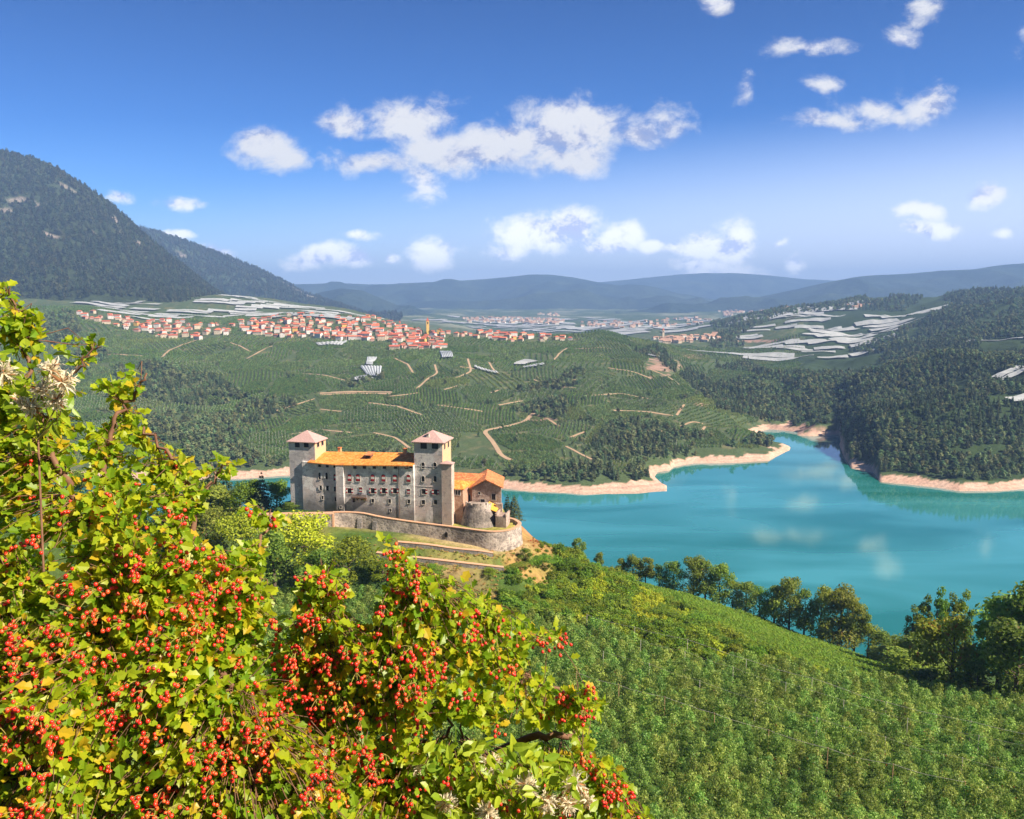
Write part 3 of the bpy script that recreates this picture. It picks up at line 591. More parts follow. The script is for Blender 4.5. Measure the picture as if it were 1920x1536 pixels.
castle = empty("castle", LC(0, 0, 133)); tag(castle, "grey stone castle with two square pink-roofed towers and an orange tiled roof", "castle")
def under(o, parent):
    """keep world coordinates of a mesh built in world space"""
    o.parent = parent; o.matrix_parent_inverse = Matrix.Translation(castle.location).inverted(); return o
def hook(mb, name, mats, par):
    o = mb.build(name, mats)
    o.parent = par
    loc = Vector((0, 0, 0)); q = par
    while q is not None: loc += q.location; q = q.parent
    o.location = -loc
    return o
def FX(px, py, Wd):
    r_ = ray(px, py); nx_, ny_ = -tX[1], tX[0]
    s = (Wd-(nx_*(0-OX)+ny_*(0-OY)))/(nx_*r_[0]+ny_*r_[1])
    x, y, z = r_[0]*s, r_[1]*s, CAMZ+r_[2]*s
    return toL(x, y)[0], z
def hipped(mb, x0, x1, w0, w1, z0, z1, ov=.7, rx=None):
    a = [(x0-ov, w0-ov), (x1+ov, w0-ov), (x1+ov, w1+ov), (x0-ov, w1+ov)]
    vs = [LC(x, w, z0) for x, w in a]+[LC(x, w, z0-.22) for x, w in a]
    if rx is None: rx = ((x0+x1)/2, (x0+x1)/2)
    wm = (w0+w1)/2
    vs += [LC(rx[0], wm, z1), LC(rx[1], wm, z1)]
    fs = [(0, 1, 9, 8), (1, 2, 9), (2, 3, 8, 9), (3, 0, 8), (4, 7, 6, 5)]+[(i, 4+i, 4+(i+1) % 4, (i+1) % 4) for i in range(4)]
    mb.add(vs, fs)
def sink(X, Z, w, h): return X-w/2, X+w/2, Z-h/2, Z+h/2
def lbox(mb, x0, x1, w0, w1, z0, z1): mb.box(x0, x1, w0, w1, z0, z1, LC)
def window(par, px, py, Wd, w=1.0, h=1.4, arch=False, frame=True, bar=False, face='front', Xs=None, name="window"):
    """recess-dark pane with a stone frame; face 'right' puts it on the sunlit end wall"""
    mb = MB(); X, Z_ = (FX(px, py, Wd) if Xs is None else Xs[-2:])
    def bx(a0, a1, d0, d1, z0, z1):
        if face == 'front': lbox(mb, a0, a1, Wd-d1, Wd-d0, z0, z1)
        else: lbox(mb, Xw+d0, Xw+d1, a0, a1, z0, z1)
    if face == 'right': Xw, X, Z_ = Xs
    w *= 1.4; h *= 1.2; x0, x1, z0, z1 = sink(X, Z_, w, h)
    mb.cur = 1
    if arch:
        prof = [(x0, z0), (x1, z0)]+[(X+w/2*math.cos(k*math.pi/8), z1-w/2+w/2*math.sin(k*math.pi/8)) for k in range(9)]
        mb.hexa([LC(x, Wd-.002, z) for x, z in prof], [LC(x, Wd-.03, z) for x, z in prof])
    else: bx(x0, x1, .002, .03, z0, z1)
    mb.cur = 0
    f = .08 if frame else .04
    if not arch:
        bx(x0-f, x0, -.1, .10, z0-f, z1+f); bx(x1, x1+f, -.1, .10, z0-f, z1+f); bx(x0, x1, -.1, .10, z1, z1+f)
    else:
        bx(x0-f, x0, -.1, .10, z0, z1-w/2); bx(x1, x1+f, -.1, .10, z0, z1-w/2)
        for k in range(8):
            a0, a1 = k*math.pi/8, (k+1)*math.pi/8; rr = w/2; cz = z1-w/2
            mb.hexa([LC(X+rr*math.cos(a), Wd+.1, cz+rr*math.sin(a)) for a in (a0, a1)]+[LC(X+(rr+f)*math.cos(a), Wd+.1, cz+(rr+f)*math.sin(a)) for a in (a1, a0)],
                    [LC(X+rr*math.cos(a), Wd-.1, cz+rr*math.sin(a)) for a in (a0, a1)]+[LC(X+(rr+f)*math.cos(a), Wd-.1, cz+(rr+f)*math.sin(a)) for a in (a1, a0)])
    bx(x0-f-.06, x1+f+.06, -.1, .2, z0-f, z0)
    if bar:
        bx(X-.03, X+.03, .03, .07, z0, z1 if not arch else z1-w*.1)
        bx(x0, x1, .031, .065, Z_+.1, Z_+.16)
    return hook(mb, name, [M_frame, M_dark], par)
def shutter(par, X, Z_, Wd, w, h, closed=False, arch=False, plain=False):
    mb = MB(); t0 = .10 if not closed else .04
    if arch:
        zs = [-.5, -.17, .22, .5]; cz = Z_+h/2-w/2
        bands = [(Z_-h/2, Z_-h/6, 0), (Z_-h/6, Z_+h/5, 1)]
        for a, b, c in bands: mb.cur = c; lbox(mb, X-w/2, X+w/2, Wd-t0-.08, Wd-t0, a, b)
        mb.cur = 0; prof = [(X-w/2, Z_+h/5), (X+w/2, Z_+h/5)]+[(X+w/2*math.cos(k*math.pi/8), cz+w/2*math.sin(k*math.pi/8)) for k in range(9)]
        mb.hexa([LC(x, Wd-t0, z) for x, z in prof], [LC(x, Wd-t0-.08, z) for x, z in prof])
    else:
        for a, b, c in ((-.5, -.2, 1 if plain else 0), (-.2, .2, 1), (.2, .5, 1 if plain else 0)):
            mb.cur = c; lbox(mb, X-w/2, X+w/2, Wd-t0-.07, Wd-t0, Z_+a*h, Z_+b*h)
    return hook(mb, "shutter", [M_red, M_white], par)

def castle_build():
    # --- long residence, with its front made of two runs and a buttress
    Xa = FX(567, 900, -.6)[0]; Xb = FX(632, 900, -.6)[0]; Xc = FX(645, 900, -1.0)[0]; Xd = -8.6
    zeL = FX(576, 866, -1.3)[1]; zeM = FX(632, 871, -1.3)[1]; zeR = FX(772, 872.5, -1.3)[1]
    mb = MB()
    def wall(x0, x1, w0, w1, zb, zt0, zt1):
        lo = [LC(x0, w0, zb), LC(x1, w0, zb), LC(x1, w1, zb), LC(x0, w1, zb)]
        hi = [LC(x0, w0, zt0), LC(x1, w0, zt1), LC(x1, w1, zt1), LC(x0, w1, zt0)]
        mb.hexa(lo, hi)
    wall(Xa, Xb+.001, -.6, 14, 130, zeL-.1, zeM-.1); wall(Xb+.003, Xc-.003, -1.5, 13.8, 130, zeM-.25, zeM-.25); wall(Xc, Xd-.003, -.8, 14, 130, zeM-.1, zeR-.1)
    resid = hook(mb, "residence_wall", M_plas, castle)
    # roof
    ridL = FX(611, 846.8, 6.8); ridR = FX(776, 848.5, 6.8)
    mb = MB(); x0 = FX(576, 866, -1.4)[0]
    vs = [LC(x0, -1.5, zeL), LC(Xb+.3, -1.6, zeM), LC(Xd-.01, -1.6, zeR), LC(Xd-.01, 6.8, ridR[1]), LC(ridL[0], 6.8, ridL[1]), LC(x0, 15, zeL), LC(Xd-.01, 15, zeR)]
    n0 = len(vs); vs2 = [(x, y, z-.28) for x, y, z in vs]
    mb.add(vs+vs2, [(0, 1, 4), (1, 2, 3, 4), (0, 4, 5), (4, 3, 6, 5), (1, 0, 7, 8), (2, 1, 8, 9), (0, 5, 12, 7), (8, 7, 11), (9, 8, 11, 10), (11, 7, 12), (10, 11, 12, 13), (5, 6, 13, 12), (3, 2, 9, 10), (6, 3, 10, 13)])
    roof = hook(mb, "roof", M_tile, resid)
    for px, py, wd in ((637, 846, 7.4), (759.8, 848, 5.5)):
        X, z = FX(px, py, wd); mb = MB(); lbox(mb, X-.45, X+.45, wd-.45, wd+.45, z-1.6, z+.9); mb.cur = 1; lbox(mb, X-.6, X+.6, wd-.6, wd+.6, z+1.1, z+1.25); mb.cur = 0
        for sx_ in (-.35, .35): lbox(mb, X+sx_-.08, X+sx_+.08, wd-.4, wd+.4, z+.9, z+1.1)
        hook(mb, "chimney", [M_orange, M_tile2], resid)
    X, z = FX(691.7, 855.5, 3.2); mb = MB(); lbox(mb, X-.9, X+.9, 2.4, 4.6, z-1.0, z+.45)
    mb.cur = 1; mb.hexa([LC(X-1.2, 2.0, z+.42), LC(X+1.2, 2.0, z+.42), LC(X+1.2, 5.4, z+.9), LC(X-1.2, 5.4, z+.9)], [LC(X-1.2, 2.0, z+.55), LC(X+1.2, 2.0, z+.55), LC(X+1.2, 5.4, z+1.05), LC(X-1.2, 5.4, z+1.05)])
    mb.cur = 2; lbox(mb, X-.6, X+.6, 2.36, 2.4, z-.7, z+.25); hook(mb, "dormer", [M_wood, M_tile2, M_dark], resid)
    # upper row of closed arched shutters
    for px in (655.4, 671.2, 698.7, 718.9, 740.3, 765.8):
        X, z = FX(px, 895.8+(px-655)*.012, -.8); w = window(resid, 0, 0, -.8, 1.05, 1.95, arch=True, Xs=(X, z), bar=False); shutter(resid, X, z, -.8, 1.0, 1.9, True, True)
    for px in (655.4, 698.9, 719.7, 740.6):
        X, z = FX(px, 920.3, -.8); window(resid, 0, 0, -.8, .95, 1.4, Xs=(X, z))
        for s in (-1, 1): shutter(resid, X+s*.95, z, -.8, .5, 1.45)
    for px, py in ((676.4, 918.5), (766, 921.7)):
        X, z = FX(px, py, -.8); window(resid, 0, 0, -.8, .8, 1.3, Xs=(X, z), bar=False); shutter(resid, X, z-.1, -.8, .78, 1.1, True)
    for px in (663.5, 699, 730.6, 766.8): window(resid, px, 938.3+(px-663)*.02, -.8, .62, 1.05)
    for px in (665.5, 683.4, 702, 721, 742, 762, 771): window(resid, px, 876.3, -.8, .8, .75, frame=False)
    X, z = FX(762, 876.3, -.8); shutter(resid, X, z, -.8, .8, .74, True)
    for px in (599.6, 613.8, 628): window(resid, px, 873.5+(px-600)*.05, -.6, .7, .65, frame=False)
    for px, s in ((599.5, 1), (612.5, -1)):
        X, z = FX(px, 892.5, -.6); window(resid, 0, 0, -.6, .55, 1.7, arch=True, Xs=(X, z), bar=False); shutter(resid, X+s*.62, z-.1, -.6, .5, 1.25, plain=True)
    X, z = FX(628.8, 894.8, -.6); window(resid, 0, 0, -.6, .8, 1.8, arch=True, Xs=(X, z), bar=False); shutter(resid, X, z, -.6, .75, 1.7, True, True)
    for px, py in ((601.5, 914.6), (614.3, 915.5), (628.5, 917.2)):
        X, z = FX(px, py, -.6); window(resid, 0, 0, -.6, .62, 1.25, Xs=(X, z))
        for s in ((-1, 1) if px < 620 else (-1,)): shutter(resid, X+s*.62, z, -.6, .42, 1.0, plain=True)
    window(resid, 605, 933, -.6, .45, .95); window(resid, 629.3, 936, -.6, .45, 1.1); window(resid, 639, 951, -1.5, .55, .6, frame=False); window(resid, 732, 957, -.8, .45, .8, frame=False)
    # timber balcony
    X0, z = FX(661, 928, -.8); X1, _ = FX(688.7, 930, -.8); mb = MB()
    lbox(mb, X0, X1, -2.0, -.8, z-.75, z-.6)
    for k in range(22):
        xx = X0+(X1-X0)*k/21; lbox(mb, xx-.045, xx+.045, -2.0, -1.94, z-.6, z+.35)
    lbox(mb, X0, X1, -2.04, -1.92, z+.35, z+.45)
    for k in range(4):
        xx = X0+.3+(X1-X0-.6)*k/3; mb.hexa([LC(xx-.08, -.8, z-1.7), LC(xx+.08, -.8, z-1.7), LC(xx+.08, -.9, z-1.7), LC(xx-.08, -.9, z-1.7)], [LC(xx-.08, -.8, z-.75), LC(xx+.08, -.8, z-.75), LC(xx+.08, -1.9, z-.75), LC(xx-.08, -1.9, z-.75)])
    hook(mb, "balcony", M_wood, resid)
    Xp, zt = FX(747.5, 873, -.85); mb = MB(); mb.tube([LC(Xp, -.95, 134), LC(Xp, -.95, zt)], .09, 6); hook(mb, "drainpipe", M_wood, resid)
    # --- square corner tower
    Ta = FX(544, 900, 0)[0]; Tb = FX(590.5, 850, 0)[0]; zt = FX(567, 828.5, 0)[1]
    mb = MB(); lbox(mb, Ta, Tb, 0, 7.6, 129, zt)
    tw = hook(mb, "corner_tower", M_tower, castle)
    mb = MB(); lbox(mb, Tb+.001, Tb+.012, .05, 7.55, zt-9, zt-.01); hook(mb, "side_suntint", M_suntint, tw)  # added thin plate, painted as if warm sun lit this face
    mb = MB(); hipped(mb, Ta, Tb, 0, 7.6, zt+.02, zt+3.1, .55); hook(mb, "roof", M_ptile, tw)
    for px in (557.5, 574.5):
        X, z = FX(px, 833.5, 0); window(tw, 0, 0, 0, 1.15, 1.5, frame=False, Xs=(X, z), bar=False)
    window(tw, 568.6, 871, 0, .6, .8, frame=False, bar=False)
    for wd in (2.2, 5.2): window(tw, 0, 0, 0, 1.1, 1.5, frame=False, bar=False, face='right', Xs=(Tb, wd, zt-.95))
    # --- keep with stair turret
    zt = FX(805, 829, 0)[1]; zc0 = zt-7.4; Ka = -8.6; Kb = FX(829.5, 850, 0)[0]
    mb = MB(); lbox(mb, Ka, Kb, 0, 8.6, 129, zt)
    for zz in (7.6, 13.8): lbox(mb, Ka-.08, Kb+.08, -.08, 8.68, zt-zz, zt-zz+.16)
    kp = hook(mb, "keep_tower", M_tower, castle)
    mb = MB(); lbox(mb, Kb+.001, Kb+.012, .05, 8.55, zc0, zt-.01); hook(mb, "side_suntint", M_suntint, kp)  # same painted sunlight plate on the keep's right face
    mb = MB(); hipped(mb, Ka, Kb, 0, 8.6, zt+.02, zt+3.0, .7); hook(mb, "roof", M_ptile, kp)
    X, z = FX(802.5, 822, 1.6); mb = MB(); lbox(mb, X-.4, X+.4, 1.2, 2.0, zt+.2, zt+2.2); mb.cur = 1; lbox(mb, X-.55, X+.55, 1.05, 2.15, zt+2.2, zt+2.35); hook(mb, "chimney", [M_frame, M_ptile], kp)
    for px in (794.5, 815.7): window(kp, px, 835.4, 0, 1.45, 1.7, frame=False, bar=False)
    for wd in (2.2, 5.8): window(kp, 0, 0, 0, .9, 1.7, frame=False, bar=False, face='right', Xs=(Kb, wd, zt-1.4))
    for py in (872.7, 898):
        for px in (793.4, 815.6): window(kp, px, py, 0, .72, 1.5, arch=True)
    X, z = FX(794.8, 921.8, 0); window(kp, 0, 0, 0, .95, 1.35, Xs=(X, z)); shutter(kp, X+.85, z, 0, .5, 1.35)
    X, z = FX(816.6, 922.7, 0); window(kp, 0, 0, 0, 1.0, 1.35, Xs=(X, z))
    for s in (-1, 1): shutter(kp, X+s*.85, z, 0, .5, 1.35)
    for px in (794, 816.6): window(kp, px, 941.6, 0, .75, 1.1)
    T0, T1 = FX(828, 900, -.6)[0], FX(846.5, 900, -.6)[0]; zc = FX(838, 869.5, -.6)[1]
    mb = MB(); lbox(mb, T0, T1, -.6, 1.4, 129.5, zc); lbox(mb, Kb, T1-.25, 1.4, 3, 129.5, zc-.3); tur = hook(mb, "stair_turret", M_tur, castle)
    mb = MB(); hipped(mb, T0, T1, -.6, 1.4, zc+.01, zc+.75, .4); hook(mb, "roof", M_ptile, tur)
    # --- gatehouse in red stone with a small orange hipped roof
    g0, g1 = T1-.3, FX(868, 935, 3)[0]; zg = FX(860, 917, 2.5)[1]
    mb = MB(); lbox(mb, g0, g1, 3.0, 9.5, 131, zg); gate = hook(mb, "gatehouse", M_redstone, castle)
    mb = MB(); hipped(mb, g0, g1-.2, 3.0, 9.5, zg+.01, zg+2.0, .6, ((g0+g1)/2-.2, (g0+g1)/2-.2)); hook(mb, "roof", M_tile, gate)
    X, z = FX(856, 923.5, 3.0); mb = MB(); mb.cur = 0; lbox(mb, X-1.3, X+1.3, 2.9, 3.02, z-.9, z+.9); mb.cur = 1
    for k in (-.85, 0, .85): lbox(mb, X+k-.32, X+k+.32, 2.87, 2.9, z-.72, z+.72)
    hook(mb, "window", [M_white, M_dark], gate)
    # --- inner house with orange front beside the gable
    h0, h1 = FX(866, 930, 9)[0], FX(886, 930, 9)[0]; zh = FX(876, 916, 9)[1]
    mb = MB(); lbox(mb, h0-7, h1+.6, 9.6, 14, 132, zh+.4); inn = hook(mb, "inner_house", M_orange, castle)
    mb = MB(); mb.hexa([LC(h0-7.5, 8.9, zh+.2), LC(h1+.5, 8.9, zh+.2), LC(h1+.5, 14, zh+2.0), LC(h0-7.5, 14, zh+2.0)], [LC(h0-7.5, 8.9, zh+.45), LC(h1+.5, 8.9, zh+.45), LC(h1+.5, 14, zh+2.25), LC(h0-7.5, 14, zh+2.25)]); hook(mb, "roof", M_tile, inn)
    for px in (872, 879): window(inn, px, 934, 9.6, .8, 2.0, arch=True, bar=False)
    # --- stone gable house
    ga, gb = FX(885, 930, 8.2)[0], FX(939.5, 930, 8.2)[0]; gz = FX(911, 899.5, 8.2); ea = FX(883, 916, 8.2); eb = FX(944, 915.5, 8.2)
    dl = 13.5; sk = -3.2         # the ridge runs back and to the left
    def gable_pts(w, dx): return [LC(ga+dx, w, 131), LC(gb+dx, w, 131), LC(gb+dx, w, eb[1]-.1+.25), LC(gz[0]+dx, w, gz[1]-.25), LC(ga+dx, w, ea[1]+.1)]
    mb = MB(); mb.hexa(gable_pts(8.2, 0), gable_pts(8.2+dl, sk)); gh = hook(mb, "gable_house", M_stone2, castle)
    mb = MB(); o_ = .7
    for side in (0, 1):
        e = ea if side == 0 else eb; ex = e[0]+(-.3 if side == 0 else .1)
        lo = [LC(ex, 8.2-o_, e[1]), LC(gz[0], 8.2-o_, gz[1]), LC(gz[0]+sk, 8.2+dl+o_, gz[1]), LC(ex+sk, 8.2+dl+o_, e[1])]
        mb.hexa(lo, [(x, y, z+.28) for x, y, z in lo])
    hook(mb, "roof", M_tile2, gh)
    window(gh, 925.5, 932, 8.2, .95, 1.6, frame=False, bar=False); window(gh, 899, 925, 8.2, .5, .7, frame=False, bar=False)
    window(gh, 905, 941, 8.2, 1.0, 1.4); 
    # --- long tiled roof behind, joining keep and gable house
    r0 = FX(848, 889, 13)[0]-3; r1 = FX(914, 893, 16)[0]; zr = FX(880, 888.5, 16)[1]
    mb = MB(); lbox(mb, r0, r1-3, 11.5, 20, 131, zr-2.4); rw = hook(mb, "rear_wing", M_orange, castle)
    mb = MB()
    for w0, w1 in ((10.6, 16), (21.4, 16)):
        lo = [LC(r0, w0, zr-2.5), LC(r1-1, w0, zr-2.5), LC(r1-1, w1, zr), LC(r0, w1, zr)]
        mb.hexa(lo, [(x, y, z+.25) for x, y, z in lo])
    hook(mb, "roof", M_tile2, rw)
    # --- tapering stone bastion with battlements
    zb = FX(890, 946, 2)[1]; xa, xb = FX(869, 950, 1.0)[0], FX(911.5, 950, 1.0)[0]; za = FX(900, 990, -.8)[1]; xla, xlb = FX(853, 985, -.8)[0], FX(930, 985, -.8)[0]
    mb = MB(); n = 18; lo = []; hi = []
    for k in range(n+1):
        a = math.pi*(1+k/n); c, s = math.cos(a), math.sin(a)
        hi.append((( (xa+xb)/2+(xb-xa)/2*c), 3.4+2.8*s)); lo.append((((xla+xlb)/2+(xlb-xla)/2*c), 3.6+4.6*s))
    for lst in (hi, lo): lst.append((lst[-1][0], 8.0)); lst.append((lst[0][0], 8.0))
    zl = 130.8
    mb.hexa([LC(x, w, zl) for x, w in lo], [LC(x, w, zb-.7) for x, w in hi])
    bas = hook(mb, "bastion", M_stone4, castle)
    mb = MB()
    for k in range(n):
        if k % 4 in (3,): hgt = .55
        else: hgt = 1.25
        p0, p1 = hi[k], hi[k+1]; cx_, cw_ = (xa+xb)/2, 3.4
        q0, q1 = [(cx_+(p[0]-cx_)*.84, cw_+(p[1]-cw_)*.84) for p in (p0, p1)]
        mb.hexa([LC(*p0, zb-.72), LC(*p1, zb-.72), LC(*q1, zb-.72), LC(*q0, zb-.72)], [LC(*p0, zb-.7+hgt), LC(*p1, zb-.7+hgt), LC(*q1, zb-.7+hgt), LC(*q0, zb-.7+hgt)])
    hook(mb, "battlement", M_stone, bas)
    # --- lean-to with yellow roof, block and gate pillar at the right end
    x0, z0 = FX(913, 952, 4.5); x1, z1 = FX(930, 960, 4.5)
    mb = MB(); lbox(mb, x0, x1-.1, 4.6, 8, 131.2, z1-.3); lt = hook(mb, "lean_to", M_wood, castle)
    mb = MB(); lo = [LC(x0-.2, 4.1, z0-.1), LC(x1+.2, 4.1, z1), LC(x1+.2, 8.0, z1+.7), LC(x0-.2, 8.0, z0+.9)]; mb.hexa(lo, [(x, y, z+.2) for x, y, z in lo]); hook(mb, "roof", simple("ochre_tiles", (.75, .42, .06), (.6, .3, .05), 2, .8, .05), lt)
    x0, zt = FX(929, 968, 1.6); x1, _ = FX(937.5, 968, 1.6)
    mb = MB(); lbox(mb, x0, x1+1.9, 1.6, 6.5, 131.5, zt); lbox(mb, x0-.1, x0+.35, 1.5, 6.5, zt+.01, zt+.8); lbox(mb, x1+1.55, x1+2.0, 1.5, 6.5, zt+.01, zt+.8); hook(mb, "outwork_wall", M_stone2, castle)
    x0, zt = FX(929.5, 944, 6.6); x1, _ = FX(941, 944, 6.6)
    mb = MB(); lbox(mb, x0, x0+.9, 6.7, 7.6, 131.5, zt); lbox(mb, x1-.9, x1, 6.7, 7.6, 131.5, zt); mb.cur = 1; lbox(mb, x0+.9, x1-.9, 7.0, 7.1, 131.5, zt-.6); hook(mb, "gate", [M_stone2, M_wood], castle)
castle_build()

# ------------------------------------------------------------------ ring wall and terrace walls
def ring_wall():
    zb = 127.2
    root = MB(); pts = [Vector(p) for p in ring[3:]]      # curved part
    # densify with a Catmull-Rom
    def dens(P, m=5):
        o = []
        for i in range(len(P)-1):
            p0 = P[max(i-1, 0)]; p1 = P[i]; p2 = P[i+1]; p3 = P[min(i+2, len(P)-1)]
            for k in range(m):
                t = k/m; o.append(.5*((2*p1)+(p2-p0)*t+(2*p0-5*p1+4*p2-p3)*t*t+(3*p1-p0-3*p2+p3)*t**3))
        return o+[P[-1]]
    D = dens([Vector(ring[2])]+pts, 5)
    def strip(mb, D, th, zlo, top=0, flare=.0, inn=0):
        for i in range(len(D)-1):
            a, b = D[i], D[i+1]
            def nr(j):
                d = (D[min(j+1, len(D)-1)]-D[max(j-1, 0)]); d.z = 0; d.normalize(); return Vector((-d.y, d.x, 0))
            na, nb = nr(i), nr(i+1)
            lo = [a-na*flare, b-nb*flare, b+nb*(th), a+na*(th)]
            mb.hexa([(v.x, v.y, zlo) for v in lo], [(v.x, v.y, z+top) for v, z in zip((a-na*inn, b-nb*inn, b+nb*th, a+na*th), (a.z, b.z, b.z, a.z))])
    mb = MB(); strip(mb, D, .9, zb, 0, .5); w = mb.build("castle_ring_wall", M_stone)
    tag(w, "long curved rubble stone wall ringing the foot of the castle", "wall")
    mb = MB()
    for i in range(len(D)-1):
        a, b = D[i], D[i+1]; d = (b-a); d.z = 0; d.normalize(); n = Vector((-d.y, d.x, 0))
        mb.hexa([(v.x, v.y, v.z+.004) for v in (a-n*.1, b-n*.1, b+n*1.0, a+n*1.0)], [(v.x, v.y, v.z+.22) for v in (a-n*.1, b-n*.1, b+n*1.0, a+n*1.0)])
    mb.build("coping", M_coping, w)
    # buttresses and a dark doorway
    for px, py in ((672, 985), (706, 990)):
        X, z = FX(px, py, -4.5); a = min(D, key=lambda q: abs(project(q.x, q.y, q.z)[0]-px)); j = D.index(a); d = (D[j+1]-D[j-1]); d.z = 0; d.normalize(); n = Vector((d.y, -d.x, 0))
        mb = MB(); q = [a+d*.7, a-d*.7]; 
        mb.hexa([tuple(q[1]+Vector((0, 0, zb-a.z))), tuple(q[0]+Vector((0, 0, zb-a.z))), tuple(q[0]+n*1.6+Vector((0, 0, zb-a.z))), tuple(q[1]+n*1.6+Vector((0, 0, zb-a.z)))][::-1],
                [tuple(q[1]+Vector((0, 0, -1.2))), tuple(q[0]+Vector((0, 0, -1.2))), tuple(q[0]+n*.3+Vector((0, 0, -1.6))), tuple(q[1]+n*.3+Vector((0, 0, -1.6)))][::-1])
        mb.build("buttress", M_stone3, w)
    a = min(D, key=lambda q: abs(project(q.x, q.y, q.z)[0]-834)); j = D.index(a); d = (D[j+1]-D[j-1]); d.z = 0; d.normalize(); n = Vector((d.y, -d.x, 0))
    mb = MB(); c = a+n*.3; pr = [(-.45, 0), (.45, 0), (.45, 1.1), (.2, 1.5), (-.2, 1.5), (-.45, 1.1)]; z0 = a.z-3.1
    mb.hexa([tuple(c+d*x-n*.2+Vector((0, 0, z0+h_-c.z))) for x, h_ in pr], [tuple(c+d*x+n*.12+Vector((0, 0, z0+h_-c.z))) for x, h_ in pr]); mb.build("doorway", M_dark, w)
    # left length; the sunlit look of its end is painted in orange
    mb = MB(); A, B = Vector(ring[0]), Vector(ring[2]); d = (B-A); d.z = 0; d.normalize(); n = Vector((-d.y, d.x, 0)); A = A-d*14
    q = [A-n*1.6, B-n*1.6, B+n*.8, A+n*.8]
    mb.hexa([(v.x, v.y, 126.5) for v in q], [(v.x, v.y, 136.4) for v in q]); w2 = mb.build("castle_flank_wall", M_stone)
    tag(w2, "straight stone wall below the corner tower, its narrow end coloured orange as if sunlit", "wall")
    mb = MB(); mb.hexa([(v.x, v.y, 136.404) for v in q], [(v.x, v.y, 136.65) for v in q]); mb.build("coping", M_coping, w2)
    mb = MB(); mb.hexa([(v.x, v.y, 126.5) for v in (B-n*1.7, B+d*.5-n*1.7, B+d*.5-n*.3, B-n*.3)], [(v.x, v.y, 136.6) for v in (B-n*1.7, B+d*.5-n*1.7, B+d*.5-n*.3, B-n*.3)]); mb.build("suntint_end", M_coping, w2)  # added end slab, its orange stands in for sunlight on the stone
    # terrace retaining walls
    def terrace(pts, ht, name, label):
        P = dens([Vector(T(*p)) for p in pts], 4); mb = MB(); 
        for i in range(len(P)-1):
            a, b = P[i], P[i+1]; d = (b-a); d.z = 0; d.normalize(); n = Vector((-d.y, d.x, 0)); o = []
            for v, s in ((a, 0), (b, 0), (b, 1.2), (a, 1.2)): o.append(v+n*s)
            mb.hexa([(v.x, v.y, v.z-ht-1.5) for v in o], [(v.x, v.y, v.z) for v in o])
        w_ = mb.build(name, M_stone3); tag(w_, label, "wall", "terrace walls below the castle"); 
        mb = MB()
        for i in range(len(P)-1):
            a, b = P[i], P[i+1]; d = (b-a); d.z = 0; d.normalize(); n = Vector((-d.y, d.x, 0)); o = [a-n*.08, b-n*.08, b+n*1.25, a+n*1.25]
            mb.hexa([(v.x, v.y, v.z+.004) for v in o], [(v.x, v.y, v.z+.14) for v in o])
        mb.build("coping", M_coping, w_)
        return P
    return D, terrace([(745, 1017, 222), (800, 1022, 221.5), (850, 1029, 221), (900, 1034, 221), (925, 1038, 221.5)], 1.7, "terrace_wall", "upper terrace wall of grey stone just under the ring wall"), \
        terrace([(705, 1037, 219), (760, 1044, 218), (830, 1052, 217.2), (900, 1060, 217), (945, 1065, 217.5)], 2.0, "terrace_wall", "lower longer terrace wall of grey stone above the dry slope")
RW, TW1, TW2 = ring_wall()
# ------------------------------------------------------------------ plants
M_bark = simple("bark", (.09, .065, .045), (.14, .11, .08), 4, .95, .02)
def quads_from(P, Nn, size, asp=1.0, jit=.6, r_=None):
    """small leaf-clump faces at P, loosely facing Nn"""
    r_ = r_ or rng; n = len(P); Nn = Nn+r_.normal(0, jit, (n, 3)); Nn /= np.linalg.norm(Nn, axis=1)[:, None]+1e-9
    t = r_.normal(0, 1, (n, 3)); t -= (t*Nn).sum(1)[:, None]*Nn; t /= np.linalg.norm(t, axis=1)[:, None]+1e-9
    b = np.cross(Nn, t); s = (size*r_.uniform(.6, 1.3, n))[:, None] if np.isscalar(size) else (size*r_.uniform(.7, 1.2, n))[:, None]
    a = P+t*s; c = P-t*s; d = P+b*s*.62*asp+Nn*s*.18; e = P-b*s*.62*asp+Nn*s*.18
    V = np.stack([a, d, c, e], 1).reshape(-1, 3); F = np.arange(4*n).reshape(n, 4)
    return V, F
def tube_np(pts, rad, n=6):
    mb = MB(); mb.tube(pts, rad, n); V = np.array([tuple(v) for v in mb.v]); return V, [f for f in mb.f]
def mesh_pair(name, crownVF, trunkMB, mats):
    V, F = crownVF; nv = len(V); tv = np.array([tuple(v) for v in trunkMB.v]) if trunkMB.v else np.zeros((0, 3))
    me = bpy.data.meshes.new(name)
    faces = [tuple(f) for f in F]+[tuple(nv+i for i in f) for f in trunkMB.f]
    me.from_pydata(np.vstack([V, tv]).tolist(), [], faces)
    for mm in mats: me.materials.append(mm)
    me.polygons.foreach_set('material_index', [0]*len(F)+[1]*len(trunkMB.f)); return me
